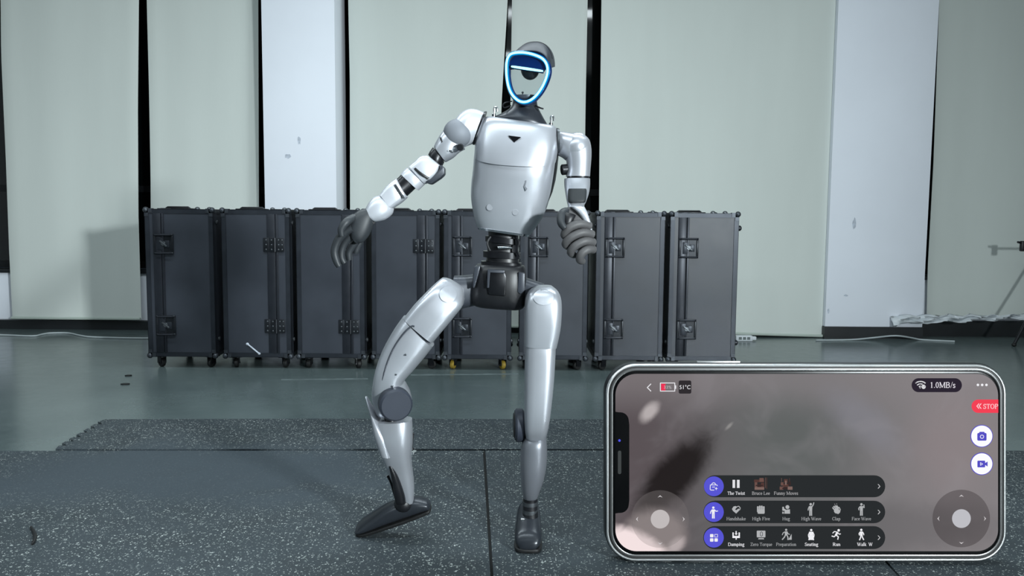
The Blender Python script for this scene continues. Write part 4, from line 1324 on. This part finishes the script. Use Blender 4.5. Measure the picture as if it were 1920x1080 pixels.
XH, CH, AS = 0.45, 0.66, 0.69
GL = {
    'T': (0.60, g_stem(.30, 0, CH, True, False) + g_line(.04, CH - .025, .56, CH - .025, TN) + g_line(.05, CH - .16, .05, CH, TN) + g_line(.55, CH - .16, .55, CH, TN)),
    'h': (0.50, g_stem(.11, 0, AS, True, 'l') + g_stem(.38, 0, .28, True, False) + g_arc(.255, .28, .125, .15, 0, 165)),
    'e': (0.44, g_arc(.22, .22, .155, .21, 0, 320) + g_line(.07, .24, .38, .24, TN)),
    'w': (0.70, g_line(.04, XH, .20, 0, TK) + g_line(.20, 0, .35, XH - .05, TN) + g_line(.33, XH, .49, 0, TK) + g_line(.49, 0, .64, XH, TN) + g_hser(.06, XH - .02) + g_hser(.34, XH - .02, .07) + g_hser(.62, XH - .02, .07)),
    'i': (0.27, g_stem(.14, 0, XH, True, 'l') + [disc(.13, .60, .06, 10)]),
    's': (0.38, g_arc(.19, .335, .10, .10, 20, 270) + g_arc(.19, .12, .11, .11, 90, -160) + g_line(.30, XH, .30, .33, TN) + g_line(.07, 0, .07, .12, TN)),
    't': (0.30, g_line(.13, .08, .13, .57, TK) + g_line(.02, XH - .02, .27, XH - .02, TN) + g_arc(.21, .10, .08, .08, 180, 300)),
    'B': (0.66, g_stem(.13, 0, CH) + g_arc(.31, .50, .18, .14, -90, 90) + g_arc(.31, .18, .22, .165, -90, 90) + g_line(.1, CH - .022, .33, CH - .022, TN) + g_line(.1, .345, .33, .345, TN) + g_line(.1, .022, .33, .022, TN)),
    'r': (0.35, g_stem(.11, 0, XH, True, 'l') + g_arc(.25, .30, .12, .13, 170, 60) + [disc(.30, .40, .05, 10)]),
    'u': (0.50, g_line(.11, .14, .11, XH, TK) + g_line(.04, XH - .02, .13, XH - .02, TN) + g_arc(.24, .17, .13, .15, 180, 345) + g_stem(.38, 0, XH, False, False) + g_line(.30, XH - .02, .40, XH - .02, TN) + g_line(.38, .02, .47, .03, TN)),
    'c': (0.44, g_arc(.23, .22, .16, .21, 45, 320) + [disc(.34, .35, .05, 10)]),
    'L': (0.60, g_stem(.13, 0, CH) + g_line(.1, .022, .55, .022, TN) + g_line(.54, .02, .57, .18, TN)),
    'F': (0.56, g_stem(.13, 0, CH) + g_line(.1, CH - .022, .52, CH - .022, TN) + g_line(.51, CH - .15, .51, CH, TN) + g_line(.13, .34, .38, .34, TN) + g_line(.39, .26, .39, .43, TN)),
    'n': (0.50, g_stem(.11, 0, XH, True, 'l') + g_stem(.38, 0, .28, True, False) + g_arc(.255, .28, .125, .15, 0, 165)),
    'y': (0.48, g_line(.06, XH, .25, .02, TK) + g_line(.43, XH, .20, -.16, TN) + g_hser(.08, XH - .02, .08) + g_hser(.41, XH - .02, .07) + [disc(.13, -.17, .05, 10)]),
    'M': (0.88, g_stem(.13, 0, CH, True, True, TN) + g_line(.13, CH, .43, .04, TK) + g_line(.43, .04, .74, CH, TN) + g_stem(.75, 0, CH)),
    'o': (0.50, g_arc(.25, .22, .17, .205, 0, 360, 20)),
    'v': (0.48, g_line(.06, XH, .24, 0, TK) + g_line(.24, 0, .42, XH, TN) + g_hser(.08, XH - .02, .08) + g_hser(.40, XH - .02, .07)),
    'H': (0.72, g_stem(.14, 0, CH) + g_stem(.58, 0, CH) + g_line(.14, .34, .58, .34, TN)),
    'a': (0.44, g_line(.32, .05, .32, .32, TK) + g_arc(.20, .31, .12, .12, 0, 160) + g_arc(.18, .12, .11, .11, 60, 330) + g_line(.32, .04, .42, .03, TN)),
    'd': (0.50, g_arc(.21, .22, .145, .205, 20, 340) + g_stem(.38, 0, AS, False, 'l') + g_line(.38, .02, .47, .03, TN)),
    'k': (0.50, g_stem(.11, 0, AS, True, 'l') + g_line(.14, .20, .38, XH - .02, TN) + g_line(.20, .27, .42, .02, TK) + g_hser(.38, XH - .02, .08) + g_hser(.42, .02, .07)),
    'g': (0.48, g_arc(.22, .31, .12, .13, 0, 360, 18) + g_arc(.23, -.09, .17, .10, 0, 360, 18) + g_line(.12, .18, .12, .05, TN) + g_line(.12, .03, .34, .02, TK * .8) + g_line(.32, .40, .46, .42, TN)),
    'W': (0.94, g_line(.07, CH, .29, 0, TK) + g_line(.29, 0, .47, CH - .06, TN) + g_line(.45, CH, .66, 0, TK) + g_line(.66, 0, .86, CH, TN) + g_hser(.08, CH - .02) + g_hser(.46, CH - .02) + g_hser(.86, CH - .02, .07)),
    'C': (0.66, g_arc(.35, .33, .25, .31, 42, 318, 18) + g_line(.56, .44, .56, .66, TN) + g_line(.56, .2, .6, .1, TN)),
    'l': (0.27, g_stem(.13, 0, AS, True, 'l')),
    'p': (0.50, g_stem(.12, -.2, XH, True, 'l') + g_arc(.27, .22, .15, .205, -160, 160)),
    'D': (0.72, g_stem(.13, 0, CH) + g_arc(.33, .33, .29, .31, -90, 90) + g_line(.1, CH - .022, .35, CH - .022, TN) + g_line(.1, .022, .35, .022, TN)),
    'm': (0.77, g_stem(.11, 0, XH, True, 'l') + g_stem(.38, 0, .28, True, False) + g_stem(.65, 0, .28, True, False) + g_arc(.255, .28, .125, .15, 0, 165) + g_arc(.525, .28, .125, .15, 0, 165)),
    'Z': (0.60, g_line(.06, CH - .022, .54, CH - .022, TN) + g_line(.50, CH, .08, .02, TK) + g_line(.05, .022, .55, .022, TN) + g_line(.06, CH - .15, .07, CH, TN) + g_line(.55, 0, .56, .16, TN)),
    'q': (0.50, g_arc(.22, .22, .15, .205, 20, 340) + g_stem(.38, -.2, XH, True, False)),
    'P': (0.58, g_stem(.13, 0, CH) + g_arc(.30, .49, .20, .15, -90, 90) + g_line(.1, CH - .022, .31, CH - .022, TN) + g_line(.1, .335, .31, .335, TN)),
    'S': (0.54, g_arc(.27, .49, .16, .15, 30, 270) + g_arc(.27, .175, .17, .155, 90, -155) + g_line(.44, .66, .44, .48, TN) + g_line(.08, 0, .08, .19, TN)),
    'R': (0.66, g_stem(.13, 0, CH) + g_arc(.30, .50, .19, .14, -90, 90) + g_line(.1, CH - .022, .31, CH - .022, TN) + g_line(.1, .345, .31, .345, TN) + g_line(.30, .34, .55, 0, TK) + g_hser(.58, .022, .06)),
    'O': (0.72, g_arc(.36, .33, .27, .31, 0, 360, 24)),
    '1': (0.48, g_stem(.25, 0, CH, True, False) + g_line(.12, CH - .10, .25, CH - .02, TN)),
    '0': (0.50, g_arc(.25, .33, .16, .31, 0, 360, 24)),
    '.': (0.26, [disc(.13, .05, .055, 10)]),
    '/': (0.30, g_line(.02, -.02, .28, .69, .05)),
    ' ': (0.25, []),
}


def serif(name, txt, cx, base, size, c, align='c', wmax=None, bold=1.0):
    wd = sum(GL[ch][0] for ch in txt) * size
    kx = 1.0
    if wmax: kx = wmax / wd
    x = cx - wd * kx / 2 if align == 'c' else cx
    loops = []
    for ch in txt:
        aw, ls = GL[ch]
        for l in ls:
            loops.append([(x + px * size * kx, base - py * size) for px, py in l])
        x += aw * size * kx
    return ui(name, loops, c, 1.4)


def sans(name, txt, cx, base, size, c, wmax=None):
    cu = bpy.data.curves.new(name, 'FONT')
    cu.body = txt
    cu.align_x = 'CENTER'
    cu.size = size * S
    tmp = bpy.data.objects.new('tmp_text', cu)
    col.objects.link(tmp)
    dg = bpy.context.evaluated_depsgraph_get()
    me = bpy.data.meshes.new_from_object(tmp.evaluated_get(dg))
    bpy.data.objects.remove(tmp)
    xs = [v.co.x for v in me.vertices]
    k = wmax * S / (max(xs) - min(xs)) if wmax else 1.0
    off = L2(cx, base, 1.4)
    for v in me.vertices:
        v.co = Vector((v.co.x * k, v.co.y, 0)) + off
    me.materials.clear()
    me.materials.append(E(c))
    o = bpy.data.objects.new(name, me)
    col.objects.link(o)
    o.parent = screen
    return o


# ---- status row
ui('back_arrow', pline([(1220.5, 719.5), (1213.5, 726.5), (1220.5, 733.5)], 1.5), WHT)
ui('battery_icon', pline([(1238, 718), (1265, 718), (1265, 733.2), (1238, 733.2), (1238, 717.4)], 1.4) + [[(1266, 722), (1267.6, 723), (1267.6, 728.5), (1266, 729.5)]], WHT)
ui('battery_level', [[(1239.4, 719.4), (1247.6, 719.4), (1247.6, 732), (1239.4, 732)]], (236, 52, 86))
sans('battery_text', '33%', 1251.5, 728.6, 8.0, (190, 186, 188), 14)
ui('temperature_box', [rr(1272.3, 713.3, 1296, 738, 3, 4)], (48, 45, 48))
sans('temperature_text', '51°C', 1284, 729.4, 10.5, WHT, 20.5)
ui('speed_pill', [rr(1708.8, 709, 1803, 735.2, 13, 10)], (44, 38, 50))
ui('wifi_icon', pline(arc(1725.3, 729, 14, -132, -48), 2.0) + pline(arc(1725.3, 729, 9.3, -132, -48), 2.0) + pline(arc(1725.3, 729, 5, -130, -50, 6), 1.9) + [disc(1724.6, 726.8, 1.5, 10)], WHT)
ui('wifi_badge_rim', [disc(1731, 725, 5.0, 18)], (44, 38, 50), 1.2)
ui('wifi_badge', [disc(1731, 725, 3.9, 18)], WHT, 1.4)
ui('wifi_badge_mark', pline([(1729.6, 723.4), (1728.8, 724.6), (1730.4, 725.6), (1729.4, 726.8)], 0.7) + pline([(1731.2, 723.4), (1733.6, 723.4), (1732.4, 726.8)], 0.7), (44, 38, 50), 1.6)
serif('speed_text', '1.0MB/s', 1766.8, 727.0, 16.0, (232, 228, 236), 'c', 48)
ui('menu_dots', [disc(1833, 721.6, 2.4, 14), disc(1841, 721.6, 2.4, 14), disc(1849, 721.6, 2.4, 14)], WHT)
ui('stop_tag', [[(1871.3, 749), (1871.3, 774)] + arc(1833.5, 761.5, 12.5, 90, 270, 12)], RED)
ui('stop_arrows', pline([(1835, 756.5), (1830.8, 761.3), (1835, 766)], 1.3) + pline([(1839, 756.5), (1834.8, 761.3), (1839, 766)], 1.3), (255, 226, 228), 1.3)
serif('stop_text', 'STOP', 1856.7, 766.2, 13.5, (255, 214, 218), 'c', 28.6)

# ---- camera and video buttons
for cy in (817.5, 869.5):
    ui('round_button_rim', [disc(1840.3, cy, 21.2, 40)], (84, 76, 200), 0.6)
    ui('round_button', [disc(1840.3, cy, 19.8, 40)], (252, 252, 255), 1.0)
ui('camera_icon', [rr(1831.6, 811.6, 1849, 826, 2.2, 4), [(1836, 809.4), (1844.5, 809.4), (1846, 812), (1834.6, 812)]], (86, 80, 196), 1.3)
ui('camera_icon_lens', pline(arc(1840.3, 818.5, 3.2, 0, 360, 18), 1.1), (252, 252, 255), 1.6)
ui('video_icon', [rr(1831.8, 863.4, 1846.4, 876, 1.4, 4), [(1846, 868), (1851, 865), (1851, 874.4), (1846, 871.4)]], (86, 80, 196), 1.3)
ui('video_icon_play', pline([(1837.4, 867), (1837.4, 872.2), (1841.6, 869.6), (1837, 866.8)], 0.9), (252, 252, 255), 1.6)


# ---- joysticks: translucent pad, knob and arrows
def clear_ink(name, c, a):
    m = bpy.data.materials.new(name)
    m.use_nodes = True
    t = NT(m)
    t.n.clear()
    o_ = t.new('ShaderNodeOutputMaterial')
    e_ = t.new('ShaderNodeEmission')
    e_.inputs[0].default_value = lin(c)
    tr_ = t.new('ShaderNodeBsdfTransparent')
    mx_ = t.new('ShaderNodeMixShader')
    mx_.inputs[0].default_value = a
    t.put(mx_.inputs[1], tr_.outputs[0])
    t.put(mx_.inputs[2], e_.outputs[0])
    t.put(o_.inputs[0], mx_.outputs[0])
    return m


PADR = clear_ink('screen_pad_dark', (58, 50, 52), 0.50)
PADL = clear_ink('screen_pad_light', (118, 112, 112), 0.30)
for cx, cy, pad, kc_ in ((1802, 972, PADR, (190, 190, 196)), (1237.5, 973, PADL, (192, 186, 186))):
    ui('joystick_pad', [disc(cx, cy, 54, 48)], WHT, 0.6, pad)
    ui('joystick_knob', [disc(cx, cy, 17.6, 36)], kc_, 1.2)
    for dx, dy in ((0, -42.5), (0, 45.5), (-43, 0), (44, 0)):
        L = math.hypot(dx, dy)
        ux, uy = dx / L, dy / L
        x, y = cx + dx, cy + dy
        ui('joystick_arrow', [[(x + ux * 2.2, y + uy * 2.2), (x - uy * 4.6 - ux * 2, y + ux * 4.6 - uy * 2), (x - ux * 0.2, y - uy * 0.2), (x + uy * 4.6 - ux * 2, y - ux * 4.6 - uy * 2)]], (206, 202, 204), 1.2)

# ---- three menu bars
bars = ((891.0, 932.2, 911.6), (938.4, 980.6, 959.8), (986.4, 1029.4, 1007.8))
for y0, y1, cy in bars:
    r_ = (y1 - y0) / 2
    ui('menu_bar', [[(1338, y0)] + arc(1659.5 - r_, cy, r_, -90, 90, 14) + [(1338, y1)] + arc(1340, cy, r_, 90, 270, 14)], BAR, 0.6)
    ui('menu_button', [disc(1338.2, cy, 18.6, 36)], IND, 0.9)
    ui('more_arrow', [[(1645, cy - 4), (1648.6, cy - 0.2), (1645, cy + 4), (1646.8, cy + 4), (1650, cy), (1646.8, cy - 4)]], (206, 206, 208), 1.2)

# button icons
ui('case_icon', pline([(1331.6, 909), (1344, 909), (1345, 911)], 1.2) + pline([(1331.6, 908.6), (1331.2, 917), (1332.6, 918.6), (1339, 918.6)], 1.3) + pline(arc(1337.8, 908.6, 3.6, 180, 360, 10), 1.3)
   + [[(1335, 912.4), (1340.4, 912.4), (1340.4, 913.6), (1335, 913.6)]] + [[(1342.6, 912.4), (1343.4, 915), (1346, 915.8), (1343.4, 916.6), (1342.6, 919.4), (1341.8, 916.6), (1339.4, 915.8), (1341.8, 915)]], WHT)


def person(cx, top, h, la, ra, ll, rl, c, name='person_icon', head=0.10, bw=0.13):
    """pictogram: arms and legs are lists of points in units of the height from the top centre."""
    def q(p): return (cx + p[0] * h, top + p[1] * h)
    loops = [disc(cx + (0.0 if len(la) < 9 else 0), top + head * h, head * h, 14)]
    loops += [[q((-bw, .24)), q((bw, .24)), q((bw * .85, .60)), q((-bw * .85, .60))]]
    for l in (la, ra): loops += pline([q(p) for p in l], .075 * h) + [disc(*q(l[-1]), .037 * h, 8)]
    for l in (ll, rl): loops += pline([q(p) for p in l], .10 * h)
    return ui(name, loops, c, 1.2)


stand_l, stand_r = [(-.06, .55), (-.065, 1.0)], [(.06, .55), (.065, 1.0)]
person(1337.2, 949.3, 22.5, [(-.10, .28), (-.21, .42), (-.24, .58)], [(.10, .28), (.22, .40), (.36, .38)], stand_l, stand_r, WHT)
ui('grid_icon', [rr(1331, 1001, 1337.4, 1007.2, 1.2, 3), rr(1331, 1009, 1337.4, 1015.2, 1.2, 3), rr(1339.2, 1009, 1345.6, 1015.2, 1.2, 3)]
   + pline([(1339.8, 1001.6), (1345.2, 1001.6), (1345.2, 1006.8), (1339.8, 1006.8), (1339.8, 1001.2)], 0.9), WHT, 1.2)

# row one
ui('pause_icon', [[(1373.2, 899.4), (1378, 899.4), (1378, 914.6), (1373.2, 914.6)], [(1381.4, 899.4), (1386.4, 899.4), (1386.4, 914.6), (1381.4, 914.6)]], (226, 226, 230), 1.2)
BR = ((84, 58, 54), (108, 80, 74), (56, 42, 42), (126, 102, 96))
rt = random.Random(5)
for bx0, by0, cells in ((1413.5, 895, [(0, 4, 19, 9, 0), (10, 1, 18, 8, 1), (1, 9, 6, 18, 1), (7, 12, 13, 18, 2), (13, 10, 19, 18, 0), (1, 18, 19, 23, 3), (21, 0, 22, 20, 1), (23.4, 0, 24.4, 22, 0), (3, 14, 17, 16, 2)]),
                       (1460.5, 895, [(4, 1, 5, 8, 1), (19, 1, 20, 8, 0), (9, 3, 16, 10, 0), (3, 9, 8, 15, 1), (17, 8, 22, 15, 2), (7, 12, 18, 18, 0), (11, 6, 14, 14, 3), (1, 17, 8, 23, 1), (16, 17, 25, 23, 3), (6, 19, 18, 22, 2)])):
    for k in range(4):
        lp = [rr(bx0 + x0, by0 + y0, bx0 + x1, by0 + y1, 0.45, 2) for x0, y0, x1, y1, q in cells if q == k]
        if lp: ui('thumbnail_picture', lp, BR[k], 1.1 + 0.05 * k)
serif('menu_text', 'The Twist', 1380, 927.4, 9.2, (226, 226, 230), 'c', 33)
serif('menu_text', 'Bruce Lee', 1426.3, 927.4, 9.2, (166, 166, 168), 'c', 34)
serif('menu_text', 'Funny Moves', 1473.3, 927.4, 9.2, (166, 166, 168), 'c', 45.5)

# row two
G2 = (176, 178, 180)
cy = 954.5
ui('handshake_icon', [[(1372, 954), (1375, 949.5), (1379, 948.4), (1382, 950.4), (1378, 954.6), (1380, 956.4), (1384.6, 953), (1386.4, 956), (1380, 962.6), (1374, 957.6)],
                      pline([(1381.4, 949.6), (1385, 948.8), (1387.6, 952), (1386.6, 956)], 1.5)[0], pline([(1385, 948.8), (1387.6, 952), (1386.6, 956)], 1.5)[0], pline([(1387.6, 952), (1386.6, 956)], 1.5)[0]], G2, 1.2)
ui('high_five_icon', [rr(1419 + 3.7 * k, 947.6 + (1.2 if k in (0, 3) else 0), 1422.2 + 3.7 * k, 960, 1.4, 3) for k in range(4)] + [rr(1420, 955, 1433.4, 963, 2, 3)], G2, 1.2)
ui('hug_icon', [disc(1476, 950.4, 3.7, 14), [(1471, 956), (1480.6, 954.4), (1481, 962.8), (1470, 962.8)], [(1466.4, 950), (1469.6, 950), (1469.6, 953), (1475, 956.4), (1473.6, 958), (1466.4, 957)],
                [(1466.4, 959), (1469, 959.4), (1469, 962.8), (1466.4, 962.8)]], G2, 1.2)
person(1519.6, 942.8, 24, [(-.11, .28), (-.19, .45), (-.20, .56)], [(.11, .28), (.20, .14), (.24, -.02)], stand_l, stand_r, G2)
ui('clap_icon', pline([(1560.4, 951), (1566, 958)], 2.3) + pline([(1562.4, 948.6), (1568.6, 956)], 2.3) + pline([(1565.2, 947.6), (1570.6, 954)], 2.3) + pline([(1568, 947.4), (1572.4, 953)], 2.2)
   + [disc(1568.4, 957.6, 5.2, 18, 5)] + pline([(1572.6, 950.4), (1575, 955), (1573.6, 960.6), (1570, 963.2)], 1.6) + pline([(1565, 946), (1564.4, 944.2)], .8) + pline([(1568.2, 945.4), (1568.4, 943.6)], .8), G2, 1.2)
person(1614.6, 943, 23.5, [(-.11, .28), (-.22, .42), (-.20, .54)], [(.11, .28), (.22, .36), (.20, .14)], stand_l, stand_r, G2)
for tx, x, wv in (('Handshake', 1379.8, 36.5), ('High Five', 1426.6, 33.5), ('Hug', 1473.6, 14.5), ('High Wave', 1520.6, 37.5), ('Clap', 1567.4, 15.8), ('Face Wave', 1614.6, 36.5)):
    serif('menu_text', tx, x, 975.2, 9.2, (158, 160, 162), 'c', wv)

# row three
ui('damping_icon', [[(1378.8, 995.4), (1381, 995.4), (1381, 1000), (1383, 1000), (1380, 1003), (1377, 1000), (1378.8, 1000)], [(1373, 998), (1375.4, 998), (1375.4, 1004.4), (1384.4, 1004.4), (1384.4, 998), (1387, 998), (1387, 1008.4), (1381, 1008.4), (1381, 1011.4), (1379, 1011.4), (1379, 1008.4), (1373, 1008.4)]], WHT, 1.2)
ui('zero_torque_icon', [rr(1418.6, 994.6, 1434.8, 1007.2, 1.2, 3), [(1422, 1008.6), (1431.4, 1008.6), (1432.4, 1010.8), (1421, 1010.8)]], G2, 1.2)
ui('zero_digit', pline([(1425.2, 998), (1427.2, 996.8), (1429.2, 998), (1429.2, 1003.6), (1427.2, 1005), (1425.2, 1003.6), (1425.2, 997.8)], 0.9), BAR, 1.5)
person(1473.6, 991, 21, [(-.10, .28), (-.26, .36), (-.34, .54)], [(.08, .28), (.18, .46), (.30, .50)], [(-.05, .55), (-.16, .76), (-.36, .98)], [(.06, .55), (.16, .76), (.16, 1.0)], G2)
ui('cone_icon', [[(1477.6, 1011.6), (1483.8, 1000.6), (1484, 1011.6)]], G2, 1.2)
person(1520.6, 991.4, 21.5, [(-.15, .30), (-.25, .52), (-.22, .72)], [(.15, .30), (.25, .52), (.22, .72)], [(-.14, .56), (-.20, .98)], [(.14, .56), (.20, .98)], WHT, bw=.19)
ui('seat_icon', [rr(1517.4, 1004.4, 1523.8, 1012, 1, 3)], WHT, 1.25)
ui('run_icon', [disc(1572, 994, 2.4, 14)] + pline([(1570, 997.4), (1566.4, 1003.4)], 3.8) + pline([(1570.4, 997.6), (1564, 996.2), (1560.6, 999.4)], 1.6) + pline([(1570.8, 998.6), (1573.2, 1001.4), (1576, 1000.4)], 1.6)
   + pline([(1567, 1003), (1571.4, 1006), (1570.2, 1011.4)], 2.0) + pline([(1566.4, 1003.4), (1563.6, 1006), (1558.8, 1004.6)], 2.0), WHT, 1.2)
person(1614.4, 991, 21.5, [(-.10, .28), (-.20, .42), (-.17, .56)], [(.10, .28), (.20, .42), (.22, .54)], [(-.03, .55), (-.06, .76), (-.16, 1.0)], [(.05, .55), (.10, .76), (.22, .98)], WHT)
for tx, x, wv, cc in (('Damping', 1380, 31, WHT), ('Zero Torque', 1427, 41, (158, 160, 162)), ('Preparation', 1473.6, 38, (158, 160, 162)), ('Seating', 1521, 25.5, WHT), ('Run', 1568, 14.5, WHT), ('Walk  W', 1621, 29, WHT)):
    serif('menu_text', tx, x, 1023.2, 9.2, cc, 'c', wv)

# ------------------------------------------------------------------ small things on the floor
def floor_pts(pp, z): return [G(x, y, z) for x, y in pp]


o = mk('power_cable', tube(floor_pts([(-60, 628), (0, 628), (60, 630), (78, 627), (95, 624.5), (128, 624.5), (150, 629), (175, 632), (250, 634), (300, 634)], FLZ + 0.006), 0.006, 8), M['cable'])
tag(o, 'pale cable lying along the skirting below the far left blind', 'cable')
o = mk('power_cable', tube([G(1530, 638, FLZ + 0.006), G(1595, 637, FLZ + 0.006), G(1640, 633, FLZ + 0.02), G(1680, 629.5, FLZ + 0.05), G(1712, 634, FLZ + 0.02), G(1730, 637, FLZ + 0.006), G(1790, 640, FLZ + 0.006)], 0.006, 8), M['cable'])
tag(o, 'pale cable arching in front of the right pillar base', 'cable')
a = G(1380, 640, FLZ)
b_ = G(1411, 640, FLZ)
pw = empty('power_strip', (a + b_) / 2)
tag(pw, 'white power strip on the floor by the last flight case', 'power strip')
mk('body', box((a.x, a.y, FLZ), (b_.x, a.y + 0.05, FLZ + 0.042), 0.006), M['white_plastic'], pw)
for k in range(3):
    x = a.x + (b_.x - a.x) * (0.25 + 0.25 * k)
    mk('socket', box((x - 0.011, a.y - 0.0015, FLZ + 0.012), (x + 0.011, a.y + 0.003, FLZ + 0.032), 0.001), M['tape'], pw)
mk('plug', box((b_.x - 0.002, a.y + 0.01, FLZ + 0.008), (b_.x + 0.03, a.y + 0.04, FLZ + 0.034), 0.005), M['white_plastic'], pw)

for loop, lb in (([(527, 711), (690, 709), (690, 711), (527, 712.6)], 'worn pale tape line on the floor left of the bent leg'),
                 ([(770, 702), (972, 700), (972, 701.8), (770, 703.8)], 'worn pale tape line on the floor between the robot legs')):
    o = mk('floor_tape', prism([Vector((p.x, p.y, FLZ)) for p in floor_pts(loop, FLZ)], (0, 0, 0.0008)), M['tape'], None, 0)
    tag(o, lb, 'tape')
for (x, y, rx, lb) in ((241, 705, 6, 'tiny dark scrap on the glossy floor, the farther of two'), (235, 721, 8, 'small dark scrap on the glossy floor, the nearer of two')):
    c_ = G(x, y, FLZ)
    s_ = c_.y / 1500
    o = mk('rubber_scrap', prism([Vector((c_.x + dx * rx * s_, c_.y + dy * 0.02, FLZ)) for dx, dy in ((-1, -.3), (-.3, -.6), (.7, -.4), (1, .2), (.3, .5), (-.6, .4))], (0, 0, 0.006)), M['rubber'], None, 0)
    tag(o, lb, 'scrap')

# crumpled cloth along the foot of the right blind
rnd = random.Random(11)
V, F = [], []
nx, nzz = 48, 7
for j in range(nzz + 1):
    for i in range(nx + 1):
        s_ = i / nx
        px = 1672 + (2000 - 1672) * s_
        yt = 592 - 3 * s_ + 2.0 * math.sin(i * 1.1)
        yb = 609 - 10 * min(1, s_ * 1.6) + 2.5 * math.sin(i * 0.7 + 1)
        t = j / nzz
        p = P(px, yt + (yb - yt) * t, WY - 0.25)
        p.y += 0.022 * math.sin(i * 0.9 + j * 0.8) + 0.014 * math.sin(i * 0.37 + j * 1.7) + 0.014 * rnd.uniform(-1, 1)
        V.append(p)
for j in range(nzz):
    for i in range(nx):
        a = j * (nx + 1) + i
        F.append((a, a + 1, a + nx + 2, a + nx + 1))
o = mk('crumpled_sheet', (V, F), M['white_plastic'], None, 60)
md = o.modifiers.new('thickness', 'SOLIDIFY')
md.thickness = 0.004
tag(o, 'crumpled whitish sheet along the foot of the dim right blind', 'sheet')

# tripod stand at the right edge
fp = G(1901, 650, FLZ)
TY_ = 5.76
sx_ = P(1985, 500, TY_).x
tr_ = empty('tripod_stand', (sx_, TY_, FLZ))
tag(tr_, 'black tripod stand cut by the right edge of the frame', 'tripod')
mk('pole', tube([(sx_, TY_, 0.12), (sx_, TY_, 0.74)], 0.012, 12, 1), M['black_metal'], tr_)
hubz = 0.62
for q in ((fp.x, fp.y, FLZ), (sx_ + 0.25, TY_ - 0.4, FLZ), (sx_ + 0.34, TY_ - 0.02, FLZ)):
    lg = mk('leg', tube([(sx_, TY_, hubz), (q[0], q[1], q[2] + 0.014)], 0.011, 10, 1), M['black_metal'], tr_)
    mk('rubber_foot', ball((q[0], q[1], q[2] + 0.014), 0.016, 0.016, 0.014, 12, 8), M['rubber'], lg)
mk('collar', cyl((sx_, TY_, hubz), (0, 0, 1), 0.024, 0.05, 18), M['black'], tr_)
k0 = P(1916, 466, TY_)
mk('clamp', join(box((k0.x - 0.012, TY_ - 0.015, k0.z - 0.02), (k0.x + 0.03, TY_ + 0.015, k0.z + 0.055), 0.006), tube([(k0.x + 0.01, TY_, k0.z + 0.03), (sx_, TY_, k0.z + 0.03)], 0.009, 10, 1), tube([(k0.x - 0.01, TY_, k0.z + 0.042), (k0.x - 0.038, TY_ - 0.01, k0.z + 0.046)], 0.008, 10, 1)), M['black'], tr_)

cp = [G(x, y, 0.004) for x, y in ((58, 988), (63, 996), (66, 1006), (63, 1016), (60, 1020))]
o = mk('rubber_curl', tube(cp, [0.003, 0.0045, 0.005, 0.0045, 0.002], 8), M['rubber'])
tag(o, 'thin dark curl of rubber on the near mat at the left', 'scrap')
